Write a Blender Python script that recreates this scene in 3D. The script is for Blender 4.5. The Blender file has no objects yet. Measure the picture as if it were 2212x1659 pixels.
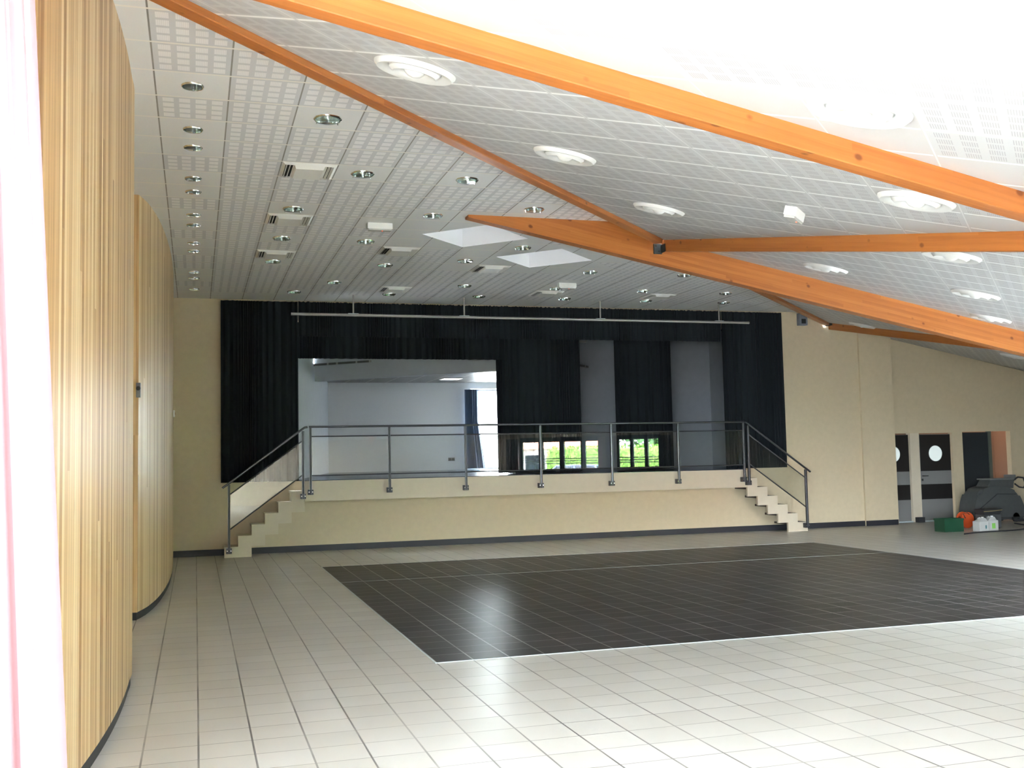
import bpy, bmesh, math, random
from mathutils import Vector, Matrix
random.seed(7)
S = bpy.context.scene
C = S.collection
PI = math.pi

# ------------------------------------------------------------------ camera
CAM_H = 1.798
FPX = 2250.7
cam = bpy.data.cameras.new('camera')
cam.sensor_width = 36.0
cam.lens = 36.0 * FPX / 2212.0
cam.clip_end = 400
camo = bpy.data.objects.new('camera', cam)
C.objects.link(camo)
r_ = Vector((0.95677646, -0.29010022, -0.0205101)); u_ = Vector((-0.00024042, -0.07131297, 0.99745396)); f_ = Vector((0.29082425, 0.95433554, 0.06830032))
M = Matrix(((r_.x, u_.x, -f_.x), (r_.y, u_.y, -f_.y), (r_.z, u_.z, -f_.z))).to_4x4()
M.translation = Vector((0, 0, CAM_H))
camo.matrix_world = M
S.camera = camo

# ------------------------------------------------------------------ colour, world, sun
S.view_settings.view_transform = 'Standard'
S.view_settings.look = 'None'
S.view_settings.gamma = 1.0
S.view_settings.use_curve_mapping = False
S.view_settings.exposure = 3.22
S.cycles.use_denoising = True
S.cycles.max_bounces = 10
S.cycles.diffuse_bounces = 6
S.cycles.glossy_bounces = 4
S.cycles.transmission_bounces = 6
S.cycles.transparent_max_bounces = 12
S.cycles.sample_clamp_indirect = 12
S.cycles.caustics_reflective = False
S.cycles.caustics_refractive = False

world = bpy.data.worlds.new('world'); S.world = world
world.use_nodes = True
bg = world.node_tree.nodes['Background']
bg.inputs['Color'].default_value = (0.80, 0.90, 1.0, 1)
bg.inputs['Strength'].default_value = 14.0

sun = bpy.data.lights.new('sun', 'SUN'); sun.energy = 4.0; sun.angle = 0.02; sun.color = (1.0, 0.975, 0.94)
suno = bpy.data.objects.new('sun', sun); C.objects.link(suno)
sd = Vector((-0.30, 0.24, -0.93)).normalized()
suno.rotation_euler = sd.to_track_quat('-Z', 'Y').to_euler()


def portal(name, loc, direction, w, h):
    l = bpy.data.lights.new(name, 'AREA'); l.shape = 'RECTANGLE'; l.size = w; l.size_y = h
    l.cycles.is_portal = True
    o = bpy.data.objects.new(name, l); C.objects.link(o); o.location = loc
    o.rotation_euler = Vector(direction).to_track_quat('-Z', 'Z').to_euler()
    return o


def FP(s, off=0.0, z=0.0):      # a point on the diagonal garden front, off metres outwards
    k = 0.70710678
    return Vector((4.6 + k * s + k * off, k * s - k * off, z))


portal('daylight_near_front', (-3.97, -4.95, 1.4), (0, 1, 0), 6.8, 2.6)
portal('daylight_far_front', FP(11.15, 0.02, 1.2), (-1, 1, 0), 5.1, 2.2)
portal('daylight_lobby', (-7.42, -0.2, 1.4), (1, 0, 0), 9.4, 2.6)
portal('daylight_stage', (8.6, 30.7, 2.6), (0, -1, 0), 1.3, 2.4)

# ------------------------------------------------------------------ measured frame
HC = 4.955            # flat ceiling
GX, GY, T = -0.322, 8.071, 0.6     # ceiling grid
D = 20.9              # stage wall plane
ZS = 1.40             # stage floor
ROOF = lambda x, y: 3.395 - 0.1947 * x + 0.1947 * y
EDGE = -6.75          # x - y of the line where flat ceiling meets sloped ceiling

# ------------------------------------------------------------------ materials
MATS = {}


def nt(name):
    m = bpy.data.materials.new(name); m.use_nodes = True
    t = m.node_tree
    return m, t, t.nodes['Principled BSDF']


def N(t, typ, **kw):
    n = t.nodes.new(typ)
    for k, v in kw.items():
        setattr(n, k, v)
    return n


def mth(t, op, a, b=None, c=None, clamp=False):
    n = t.nodes.new('ShaderNodeMath'); n.operation = op; n.use_clamp = clamp
    for i, v in enumerate((a, b, c)):
        if v is None: continue
        if isinstance(v, (int, float)): n.inputs[i].default_value = v
        else: t.links.new(v, n.inputs[i])
    return n.outputs[0]


def mix(t, fac, a, b):
    n = t.nodes.new('ShaderNodeMix'); n.data_type = 'RGBA'
    for sock, v in ((n.inputs[0], fac), (n.inputs[6], a), (n.inputs[7], b)):
        if isinstance(v, (int, float)): sock.default_value = v
        elif isinstance(v, tuple): sock.default_value = v if len(v) == 4 else (*v, 1)
        else: t.links.new(v, sock)
    return n.outputs[2]


def noise(t, vec, scale, detail=2.0, rough=0.5, dist=0.0):
    n = t.nodes.new('ShaderNodeTexNoise'); n.inputs['Scale'].default_value = scale
    n.inputs['Detail'].default_value = detail; n.inputs['Roughness'].default_value = rough
    n.inputs['Distortion'].default_value = dist
    if vec is not None: t.links.new(vec, n.inputs['Vector'])
    return n.outputs['Fac']


def ramp(t, fac, stops):
    n = t.nodes.new('ShaderNodeValToRGB'); e = n.color_ramp.elements
    while len(e) > 1: e.remove(e[-1])
    e[0].position = stops[0][0]; e[0].color = (*stops[0][1], 1)
    for p, c in stops[1:]:
        x = e.new(p); x.color = (*c, 1)
    t.links.new(fac, n.inputs[0])
    return n.outputs[0]


def objco(t, which='Object'):
    n = t.nodes.new('ShaderNodeTexCoord'); return n.outputs[which]


def sep(t, v):
    n = t.nodes.new('ShaderNodeSeparateXYZ'); t.links.new(v, n.inputs[0]); return n.outputs


def comb(t, x, y, z=0.0):
    n = t.nodes.new('ShaderNodeCombineXYZ')
    for i, v in enumerate((x, y, z)):
        if isinstance(v, (int, float)): n.inputs[i].default_value = v
        else: t.links.new(v, n.inputs[i])
    return n.outputs[0]


def bump(t, b, h, strength=0.3, dist=0.01):
    n = t.nodes.new('ShaderNodeBump'); n.inputs['Strength'].default_value = strength; n.inputs['Distance'].default_value = dist
    t.links.new(h, n.inputs['Height']); t.links.new(n.outputs[0], b.inputs['Normal'])


def plain(name, col, rough=0.6, metal=0.0, spec=0.5, nscale=0, namt=0.0, coat=0.0):
    if name in MATS: return MATS[name]
    m, t, b = nt(name)
    b.inputs['Base Color'].default_value = (*col, 1)
    b.inputs['Roughness'].default_value = rough; b.inputs['Specular IOR Level'].default_value = spec
    b.inputs['Metallic'].default_value = metal
    b.inputs['Specular IOR Level'].default_value = spec
    b.inputs['Coat Weight'].default_value = coat
    if nscale:
        f = noise(t, objco(t), nscale, 4)
        lo = tuple(c * (1 - namt) for c in col); hi = tuple(min(1, c * (1 + namt)) for c in col)
        t.links.new(ramp(t, f, [(0.3, lo), (0.7, hi)]), b.inputs['Base Color'])
        bump(t, b, f, 0.15, 0.004)
    MATS[name] = m
    return m


def lines_mask(t, x, half):      # 1 near integer values of x
    f = mth(t, 'FRACT', x)
    d = mth(t, 'MINIMUM', f, mth(t, 'SUBTRACT', 1.0, f))
    return mth(t, 'LESS_THAN', d, half)


def perf_material(name, panel, block, slot, barx, bary, wx, wy, dashed=False, perforated=True, slotw=0.5):
    """600 mm ceiling tile: 4 x 4 groups of 7 slots, light bars; object coordinates are in metres, grid at 0."""
    m, t, b = nt(name)
    o = sep(t, objco(t)); u = mth(t, 'DIVIDE', o[0], T); v = mth(t, 'DIVIDE', o[1], T)
    fu = mth(t, 'FRACT', u); fv = mth(t, 'FRACT', v)
    # faint difference from tile to tile
    wn = N(t, 'ShaderNodeTexWhiteNoise'); wn.noise_dimensions = '2D'
    t.links.new(comb(t, mth(t, 'FLOOR', u), mth(t, 'FLOOR', v)), wn.inputs['Vector'])
    if perforated:
        gu = mth(t, 'MULTIPLY', mth(t, 'SUBTRACT', fu, 0.04), 4 / 0.92)
        gv = mth(t, 'MULTIPLY', mth(t, 'SUBTRACT', fv, 0.04), 4 / 0.92)
        inside = mth(t, 'MULTIPLY', mth(t, 'LESS_THAN', mth(t, 'ABSOLUTE', mth(t, 'SUBTRACT', fu, 0.5)), 0.46),
                     mth(t, 'LESS_THAN', mth(t, 'ABSOLUTE', mth(t, 'SUBTRACT', fv, 0.5)), 0.46))
        a = mth(t, 'FRACT', gu); c = mth(t, 'FRACT', gv)
        ba = mth(t, 'LESS_THAN', mth(t, 'ABSOLUTE', mth(t, 'SUBTRACT', a, 0.5)), 0.335)
        bc = mth(t, 'LESS_THAN', mth(t, 'ABSOLUTE', mth(t, 'SUBTRACT', c, 0.5)), 0.36)
        blk = mth(t, 'MULTIPLY', mth(t, 'MULTIPLY', ba, bc), inside)
        sl = mth(t, 'FRACT', mth(t, 'MULTIPLY', mth(t, 'SUBTRACT', a, 0.165), 7 / 0.67))
        sm = mth(t, 'MULTIPLY', mth(t, 'LESS_THAN', sl, slotw), blk)
        col = mix(t, blk, panel, block)  # paler blocks on the flat ceiling paint in light caught by slot fins
        # slots within each group
        col = mix(t, sm, col, slot)
    else:
        col = mix(t, 0.0, panel, panel)
        sm = None
    col = mix(t, mth(t, 'MULTIPLY', wn.outputs['Value'], 0.10), col, (0.55, 0.55, 0.54))
    mx = lines_mask(t, u, wx / 2)       # bars along v
    my = lines_mask(t, v, wy / 2)       # bars along u
    if dashed:
        my = mth(t, 'MULTIPLY', my, mth(t, 'SUBTRACT', 1.0, lines_mask(t, u, 0.022)))
    col = mix(t, mx, col, barx); col = mix(t, my, col, bary)  # pale bars on the slope paint in panel edges catching light
    t.links.new(col, b.inputs['Base Color'])
    b.inputs['Roughness'].default_value = 0.55
    b.inputs['Specular IOR Level'].default_value = 0.3
    MATS[name] = m
    return m


M_flat = perf_material('perforated_tile', (0.68, 0.69, 0.72), (0.93, 0.93, 0.95), (0.84, 0.84, 0.86), (0.28, 0.27, 0.25), (0.88, 0.86, 0.82), 0.022, 0.045)
M_flatp = perf_material('plain_tile', (0.80, 0.81, 0.82), (0.7, 0.7, 0.7), (0.6, 0.6, 0.6), (0.28, 0.27, 0.25), (0.88, 0.86, 0.82), 0.022, 0.045, perforated=False)
M_roof = perf_material('sloped_tile', (0.54, 0.54, 0.55), (0.54, 0.54, 0.55), (0.40, 0.39, 0.41), (0.68, 0.68, 0.68), (0.86, 0.86, 0.86), 0.018, 0.055, dashed=True)
M_roofp = perf_material('sloped_plain_tile', (0.54, 0.53, 0.53), (0.8, 0.8, 0.8), (0.7, 0.7, 0.7), (0.68, 0.68, 0.68), (0.86, 0.86, 0.86), 0.018, 0.055, dashed=True, perforated=False)


def tile_floor(name, cols, grout, t_size, ox, oy, rough, gw=0.012, scuff=False, spec=0.3):
    m, t, b = nt(name)
    o = sep(t, objco(t))
    u = mth(t, 'DIVIDE', mth(t, 'SUBTRACT', o[0], ox), t_size); v = mth(t, 'DIVIDE', mth(t, 'SUBTRACT', o[1], oy), t_size)
    wn = N(t, 'ShaderNodeTexWhiteNoise'); wn.noise_dimensions = '2D'
    t.links.new(comb(t, mth(t, 'FLOOR', u), mth(t, 'FLOOR', v)), wn.inputs['Vector'])
    cl = noise(t, objco(t), 2.2, 2, 0.5)
    fac = mth(t, 'ADD', mth(t, 'MULTIPLY', wn.outputs['Value'], 0.5), mth(t, 'MULTIPLY', cl, 0.5))
    col = ramp(t, fac, [(0.25, cols[0]), (0.75, cols[1])])
    if scuff:
        sv = comb(t, mth(t, 'MULTIPLY', o[0], 1.2), mth(t, 'MULTIPLY', o[1], 5.0))
        s = noise(t, sv, 1.6, 6, 0.68)
        s2 = noise(t, objco(t), 0.35, 2)
        sm = mth(t, 'MULTIPLY', ramp(t, s, [(0.58, (0, 0, 0)), (0.74, (1, 1, 1))]), ramp(t, s2, [(0.42, (0, 0, 0)), (0.62, (1, 1, 1))]))
        col = mix(t, mth(t, 'MULTIPLY', sm, 0.22), col, (0.55, 0.56, 0.62))
    gx = lines_mask(t, u, gw / 2 / t_size * 1.0); gy = lines_mask(t, v, gw / 2 / t_size * 0.62)
    gm = mth(t, 'MAXIMUM', gx, gy)
    gn = noise(t, objco(t), 1.1, 3)
    gm2 = mth(t, 'MULTIPLY', gm, ramp(t, gn, [(0.3, (0.45,) * 3), (0.6, (1, 1, 1))]))
    col = mix(t, gm2, col, grout)
    t.links.new(col, b.inputs['Base Color'])
    b.inputs['Roughness'].default_value = rough; b.inputs['Specular IOR Level'].default_value = spec
    bump(t, b, mth(t, 'SUBTRACT', 1.0, gm), 0.25, 0.002)
    MATS[name] = m
    return m


TS = 0.3332
M_floor = tile_floor('cream_floor_tile', [(0.56, 0.54, 0.50), (0.62, 0.60, 0.565)], (0.17, 0.155, 0.145), TS, 2.019, 9.06, 0.30, 0.012, spec=0.2)
M_dark = tile_floor('dark_floor_tile', [(0.040, 0.036, 0.036), (0.062, 0.056, 0.056)], (0.36, 0.35, 0.335), TS, 2.019, 9.06, 0.34, 0.014, scuff=True, spec=0.05)


def wood_strips(name):
    m, t, b = nt(name)
    uv = sep(t, objco(t, 'UV'))       # u = metres round the wall, v = height
    s = mth(t, 'DIVIDE', uv[0], 0.052)
    wob = mth(t, 'ADD', s, 0.0)
    idx = mth(t, 'FLOOR', wob)
    wn = N(t, 'ShaderNodeTexWhiteNoise'); wn.noise_dimensions = '2D'
    t.links.new(comb(t, idx, mth(t, 'FLOOR', mth(t, 'ADD', mth(t, 'DIVIDE', uv[1], 11.0), mth(t, 'MULTIPLY', mth(t, 'FRACT', mth(t, 'MULTIPLY', idx, 0.377)), 0.9)))), wn.inputs['Vector'])
    grain = noise(t, comb(t, mth(t, 'MULTIPLY', uv[0], 60.0), mth(t, 'MULTIPLY', uv[1], 0.8)), 1.0, 6, 0.65)
    grain2 = noise(t, comb(t, mth(t, 'MULTIPLY', uv[0], 14.0), mth(t, 'MULTIPLY', uv[1], 0.35), 4.0), 1.0, 3, 0.6)
    f = mth(t, 'ADD', mth(t, 'MULTIPLY', wn.outputs['Value'], 0.40), mth(t, 'ADD', mth(t, 'MULTIPLY', grain, 0.34), mth(t, 'MULTIPLY', grain2, 0.30)))
    col = ramp(t, f, [(0.28, (0.36, 0.18, 0.065)), (0.43, (0.61, 0.38, 0.175)), (0.58, (0.75, 0.525, 0.28)), (0.75, (0.85, 0.66, 0.40))])
    kn = N(t, 'ShaderNodeTexVoronoi'); kn.inputs['Scale'].default_value = 1.0
    t.links.new(comb(t, mth(t, 'MULTIPLY', uv[0], 7.0), mth(t, 'MULTIPLY', uv[1], 1.3)), kn.inputs['Vector'])
    km = ramp(t, kn.outputs['Distance'], [(0.0, (1, 1, 1)), (0.09, (0, 0, 0))])
    col = mix(t, mth(t, 'MULTIPLY', km, 0.5), col, (0.28, 0.12, 0.05))
    fr = mth(t, 'FRACT', wob)
    gap = mth(t, 'LESS_THAN', mth(t, 'MINIMUM', fr, mth(t, 'SUBTRACT', 1.0, fr)), 0.035)
    col = mix(t, mth(t, 'MULTIPLY', gap, 0.7), col, (0.22, 0.12, 0.05))
    t.links.new(col, b.inputs['Base Color'])
    b.inputs['Roughness'].default_value = 0.42
    b.inputs['Coat Weight'].default_value = 0.10
    b.inputs['Coat Roughness'].default_value = 0.25
    b.inputs['Specular IOR Level'].default_value = 0.3
    bump(t, b, mth(t, 'SUBTRACT', 1.0, gap), 0.25, 0.002)
    MATS[name] = m
    return m


M_wood = wood_strips('pine_strip_cladding')


def beam_wood(name):
    m, t, b = nt(name)
    uv = sep(t, objco(t, 'UV'))       # u along, v across
    lam = mth(t, 'FLOOR', mth(t, 'DIVIDE', uv[1], 0.045))
    wn = N(t, 'ShaderNodeTexWhiteNoise'); wn.noise_dimensions = '2D'
    t.links.new(comb(t, lam, mth(t, 'FLOOR', mth(t, 'ADD', mth(t, 'DIVIDE', uv[0], 1.9), mth(t, 'MULTIPLY', lam, 0.61)))), wn.inputs['Vector'])
    g = noise(t, comb(t, mth(t, 'MULTIPLY', uv[0], 1.6), mth(t, 'MULTIPLY', uv[1], 38.0)), 1.0, 5, 0.6, 0.3)
    f = mth(t, 'ADD', mth(t, 'MULTIPLY', wn.outputs['Value'], 0.35), mth(t, 'MULTIPLY', g, 0.65))
    col = ramp(t, f, [(0.2, (0.33, 0.098, 0.020)), (0.5, (0.43, 0.142, 0.030)), (0.8, (0.50, 0.185, 0.044))])
    kn = N(t, 'ShaderNodeTexVoronoi'); kn.inputs['Scale'].default_value = 1.0; kn.inputs['Randomness'].default_value = 1.0
    t.links.new(comb(t, mth(t, 'MULTIPLY', uv[0], 5.0), mth(t, 'MULTIPLY', uv[1], 6.5)), kn.inputs['Vector'])
    kr = sep(t, kn.outputs['Color'])[0]
    km = mth(t, 'MULTIPLY', ramp(t, kn.outputs['Distance'], [(0.0, (1, 1, 1)), (0.10, (1, 1, 1)), (0.19, (0, 0, 0))]), mth(t, 'GREATER_THAN', kr, 0.6))
    col = mix(t, mth(t, 'MULTIPLY', km, 0.8), col, (0.13, 0.03, 0.008))
    t.links.new(col, b.inputs['Base Color'])
    b.inputs['Roughness'].default_value = 0.42
    b.inputs['Coat Weight'].default_value = 0.15
    b.inputs['Coat Roughness'].default_value = 0.3
    MATS[name] = m
    return m


M_beam = beam_wood('varnished_glulam')
M_cream = plain('cream_paint', (0.62, 0.52, 0.355), 0.75, nscale=9, namt=0.03)
M_creaml = plain('light_cream_paint', (0.67, 0.585, 0.45), 0.7, nscale=9, namt=0.02)
M_skirt = plain('charcoal_skirting', (0.020, 0.020, 0.027), 0.5)
M_black = plain('black_drape', (0.020, 0.024, 0.028), 0.98, spec=0.08)
M_white = plain('white_enamel', (0.82, 0.82, 0.80), 0.4)
M_diff = plain('diffuser_enamel', (0.74, 0.74, 0.73), 0.5)
M_whitem = plain('white_matt', (0.80, 0.79, 0.79), 0.75)
M_grey = plain('stage_grey_paint', (0.50, 0.52, 0.54), 0.8, nscale=6, namt=0.03)
M_greyd = plain('stage_mid_grey_paint', (0.42, 0.44, 0.48), 0.8, nscale=6, namt=0.03)
M_blackc = plain('black_ceiling', (0.02, 0.022, 0.025), 0.9)
M_darkc = plain('dark_ceiling_tile', (0.10, 0.095, 0.085), 0.7, nscale=3, namt=0.3)
M_stage = plain('stage_floor_lino', (0.035, 0.045, 0.065), 0.18)
M_chrome = plain('chrome', (0.75, 0.78, 0.78), 0.08, 1.0)
M_chromer = plain('chrome_reflector', (0.42, 0.45, 0.44), 0.2, 0.85)
M_steel = plain('brushed_steel', (0.13, 0.132, 0.14), 0.34, 0.9)
M_steeld = plain('dark_steel_plate', (0.05, 0.052, 0.06), 0.45, 0.3)
M_galv = plain('galvanised_tube', (0.42, 0.40, 0.38), 0.4, 0.7)
M_alu = plain('aluminium_trim', (0.60, 0.68, 0.70), 0.4, 0.2)
M_dkbrown = plain('dark_brown_tread', (0.050, 0.032, 0.028), 0.5)
M_bolt = plain('bright_bolt', (0.8, 0.8, 0.8), 0.2, 1.0)
M_brk = plain('dark_bracket', (0.014, 0.017, 0.017), 0.7)
M_doorp = plain('door_dark_panel', (0.018, 0.016, 0.015), 0.35)
M_doorg = plain('door_grey_panel', (0.22, 0.215, 0.21), 0.5)
M_frame = plain('anthracite_frame', (0.020, 0.024, 0.03), 0.4)
M_pink = plain('pink_curtain', (0.22, 0.115, 0.12), 0.9)
M_bluec = plain('blue_grey_curtain', (0.16, 0.22, 0.32), 0.85)
M_taupe = plain('taupe_curtain', (0.11, 0.085, 0.085), 0.9)
M_beigec = plain('beige_curtain', (0.62, 0.50, 0.42), 0.9)
M_salmon = plain('salmon_paint', (0.34, 0.19, 0.12), 0.8)
M_green = plain('green_plastic', (0.010, 0.062, 0.028), 0.45)
M_orange = plain('orange_plastic', (0.62, 0.085, 0.02), 0.45)
M_jug = plain('milky_plastic', (0.50, 0.50, 0.48), 0.45)
M_lime = plain('lime_label', (0.22, 0.55, 0.10), 0.5)
M_teal = plain('teal_print', (0.10, 0.25, 0.27), 0.5)
M_mach = plain('grey_machine_shell', (0.075, 0.08, 0.08), 0.45, nscale=12, namt=0.06)
M_machd = plain('dark_machine_rubber', (0.03, 0.03, 0.032), 0.6)
M_machl = plain('pale_machine_lid', (0.17, 0.175, 0.175), 0.4)
M_led = plain('red_lens', (0.9, 0.08, 0.02), 0.3)
M_led.node_tree.nodes['Principled BSDF'].inputs['Emission Color'].default_value = (1, 0.12, 0.03, 1)
M_led.node_tree.nodes['Principled BSDF'].inputs['Emission Strength'].default_value = 0.25
M_grass = plain('grass', (0.10, 0.20, 0.03), 0.9, nscale=3, namt=0.5)
M_asph = plain('pale_paving', (0.30, 0.29, 0.27), 0.9, nscale=1.5, namt=0.12)
M_hedge = plain('hedge_leaf', (0.17, 0.33, 0.05), 0.7, nscale=11, namt=0.6)
M_tree = plain('tree_leaf', (0.05, 0.13, 0.03), 0.7, nscale=5, namt=0.6)
M_bark = plain('bark', (0.10, 0.07, 0.05), 0.9, nscale=9, namt=0.4)
M_roofr = plain('terracotta_roof', (0.55, 0.20, 0.11), 0.85, nscale=12, namt=0.2)
M_render = plain('white_render', (0.62, 0.62, 0.60), 0.85)
M_car = plain('blue_grey_car_paint', (0.20, 0.26, 0.42), 0.25, 0.3, coat=0.8)
M_carg = plain('car_window', (0.02, 0.025, 0.035), 0.08)
M_rubber = plain('tyre', (0.02, 0.02, 0.02), 0.8)
M_decal = plain('white_decal', (0.85, 0.85, 0.85), 0.6)


def glass(name, tint=(1, 1, 1), ior=1.5, extra=0.0, rough=0.0):
    m = bpy.data.materials.new(name); m.use_nodes = True; t = m.node_tree
    t.nodes.clear()
    out = N(t, 'ShaderNodeOutputMaterial'); mx = N(t, 'ShaderNodeMixShader')
    tr = N(t, 'ShaderNodeBsdfTransparent'); gl = N(t, 'ShaderNodeBsdfGlossy'); ge = N(t, 'ShaderNodeNewGeometry'); dp = N(t, 'ShaderNodeVectorMath', operation='DOT_PRODUCT')
    t.links.new(ge.outputs['Incoming'], dp.inputs[0]); t.links.new(ge.outputs['Normal'], dp.inputs[1])
    f0 = 2 * ((ior - 1) / (ior + 1)) ** 2      # both faces of the pane
    fres = mth(t, 'ADD', f0, mth(t, 'MULTIPLY', 1 - f0, mth(t, 'POWER', mth(t, 'SUBTRACT', 1.0, mth(t, 'ABSOLUTE', dp.outputs['Value'])), 5.0)))
    tr.inputs[0].default_value = (*tint, 1); gl.inputs['Roughness'].default_value = rough
    fac = mth(t, 'ADD', fres, extra, clamp=True)
    t.links.new(fac, mx.inputs[0]); t.links.new(tr.outputs[0], mx.inputs[1]); t.links.new(gl.outputs[0], mx.inputs[2])
    t.links.new(mx.outputs[0], out.inputs[0])
    MATS[name] = m
    return m


M_glass = glass('window_glass', (0.96, 0.98, 0.97), 1.45)
M_glassr = glass('railing_glass', (0.90, 0.94, 0.93), 1.52, 0.015)
M_lens = glass('downlight_lens', (0.88, 0.96, 0.92), 1.6, 0.04, 0.05)


def translucent(name, col):
    m = bpy.data.materials.new(name); m.use_nodes = True; t = m.node_tree
    b = t.nodes['Principled BSDF']; b.inputs['Base Color'].default_value = (*col, 1); b.inputs['Roughness'].default_value = 0.8
    tl = N(t, 'ShaderNodeBsdfTranslucent'); tl.inputs[0].default_value = (*col, 1)
    mx = N(t, 'ShaderNodeMixShader'); mx.inputs[0].default_value = 0.4
    t.links.new(b.outputs[0], mx.inputs[1]); t.links.new(tl.outputs[0], mx.inputs[2])
    t.links.new(mx.outputs[0], t.nodes['Material Output'].inputs[0])
    return m


M_opal = translucent('opal_dome', (0.215, 0.215, 0.22))
M_frost = translucent('frosted_porthole', (0.75, 0.78, 0.76))

# ------------------------------------------------------------------ mesh helpers


def link(name, me, mat, parent=None):
    o = bpy.data.objects.new(name, me); C.objects.link(o)
    if mat is not None:
        for mm in (mat if isinstance(mat, (list, tuple)) else [mat]): me.materials.append(mm)
    if parent is not None: o.parent = parent
    return o


def tag(o, label=None, cat=None, group=None, kind=None):
    if label: o['label'] = label
    if cat: o['category'] = cat
    if group: o['group'] = group
    if kind: o['kind'] = kind
    return o


def obj(name, bm, mat, parent=None, smooth=False, loc=None):
    """The mesh is given in the parent's space."""
    bmesh.ops.recalc_face_normals(bm, faces=bm.faces)
    me = bpy.data.meshes.new(name); bm.to_mesh(me); bm.free()
    if smooth:
        for p in me.polygons: p.use_smooth = True
        try: me.set_sharp_from_angle(angle=math.radians(35))
        except Exception: pass
    o = link(name, me, mat, parent)
    if loc: o.location = loc
    return o


def thing(name, loc, label, cat, group=None, rz=0.0):
    o = bpy.data.objects.new(name, None); C.objects.link(o)
    o.location = loc; o.rotation_euler = (0, 0, rz); o.empty_display_size = 0.1
    return tag(o, label, cat, group)


def BM(): return bmesh.new()


def box(bm, x0, x1, y0, y1, z0, z1, bev=0.0, mi=0):
    x0, x1 = sorted((x0, x1)); y0, y1 = sorted((y0, y1)); z0, z1 = sorted((z0, z1))
    vs = [bm.verts.new(p) for p in ((x0, y0, z0), (x1, y0, z0), (x1, y1, z0), (x0, y1, z0), (x0, y0, z1), (x1, y0, z1), (x1, y1, z1), (x0, y1, z1))]
    fs = [bm.faces.new([vs[i] for i in f]) for f in ((0, 3, 2, 1), (4, 5, 6, 7), (0, 1, 5, 4), (1, 2, 6, 5), (2, 3, 7, 6), (3, 0, 4, 7))]
    for f in fs: f.material_index = mi
    if bev > 0:
        es = list({e for f in fs for e in f.edges})
        bmesh.ops.bevel(bm, geom=es, offset=bev, segments=2, affect='EDGES', profile=0.7)
    return bm


def hexa(bm, pts):      # 8 points, bottom loop then top loop
    vs = [bm.verts.new(p) for p in pts]
    for f in ((0, 3, 2, 1), (4, 5, 6, 7), (0, 1, 5, 4), (1, 2, 6, 5), (2, 3, 7, 6), (3, 0, 4, 7)):
        bm.faces.new([vs[i] for i in f])
    return bm


def fbox(bm, s0, s1, o0, o1, z0, z1):   # box in the frame of the diagonal front
    return hexa(bm, [FP(s0, o0, z0), FP(s1, o0, z0), FP(s1, o1, z0), FP(s0, o1, z0), FP(s0, o0, z1), FP(s1, o0, z1), FP(s1, o1, z1), FP(s0, o1, z1)])


def tube(bm, pts, r, n=12, caps=True):
    pts = [Vector(p) for p in pts]; rings = []
    for i, p in enumerate(pts):
        d = (pts[min(i + 1, len(pts) - 1)] - pts[max(i - 1, 0)]).normalized()
        a = Vector((0, 0, 1)) if abs(d.z) < 0.9 else Vector((1, 0, 0))
        x = d.cross(a).normalized(); y = d.cross(x).normalized()
        rr = r[i] if isinstance(r, (list, tuple)) else r
        rings.append([bm.verts.new(p + x * math.cos(2 * PI * k / n) * rr + y * math.sin(2 * PI * k / n) * rr) for k in range(n)])
    for a, b in zip(rings, rings[1:]):
        for k in range(n): bm.faces.new((a[k], a[(k + 1) % n], b[(k + 1) % n], b[k]))
    if caps:
        bm.faces.new(rings[0][::-1]); bm.faces.new(rings[-1])
    return bm


def lathe(bm, prof, n=32, cx=0, cy=0, cap0=False, cap1=False, sx=1, sy=1):
    rings = [[bm.verts.new((cx + r * sx * math.cos(2 * PI * k / n), cy + r * sy * math.sin(2 * PI * k / n), z)) for k in range(n)] for r, z in prof]
    for a, b in zip(rings, rings[1:]):
        for k in range(n): bm.faces.new((a[k], a[(k + 1) % n], b[(k + 1) % n], b[k]))
    if cap0: bm.faces.new(rings[0][::-1])
    if cap1: bm.faces.new(rings[-1])
    return bm


def extr(bm, poly, axis, a, b):
    """poly: 2-D points; extruded along axis ('x','y','z') from a to b."""
    def P(p, t):
        return {'y': (p[0], t, p[1]), 'x': (t, p[0], p[1]), 'z': (p[0], p[1], t)}[axis]
    v0 = [bm.verts.new(P(p, a)) for p in poly]; v1 = [bm.verts.new(P(p, b)) for p in poly]
    n = len(poly)
    bm.faces.new(v0); bm.faces.new(v1[::-1])
    for k in range(n): bm.faces.new((v0[k], v0[(k + 1) % n], v1[(k + 1) % n], v1[k]))
    return bm


def spline(pts, n=8):       # Catmull-Rom through 2-D points
    out = []
    P = [Vector(p) for p in pts]; P = [P[0] * 2 - P[1]] + P + [P[-1] * 2 - P[-2]]
    for i in range(1, len(P) - 2):
        for k in range(n):
            t = k / n
            out.append(0.5 * ((2 * P[i]) + (-P[i - 1] + P[i + 1]) * t + (2 * P[i - 1] - 5 * P[i] + 4 * P[i + 1] - P[i + 2]) * t * t + (-P[i - 1] + 3 * P[i] - 3 * P[i + 1] + P[i + 2]) * t ** 3))
    out.append(P[-2])
    return out


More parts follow.
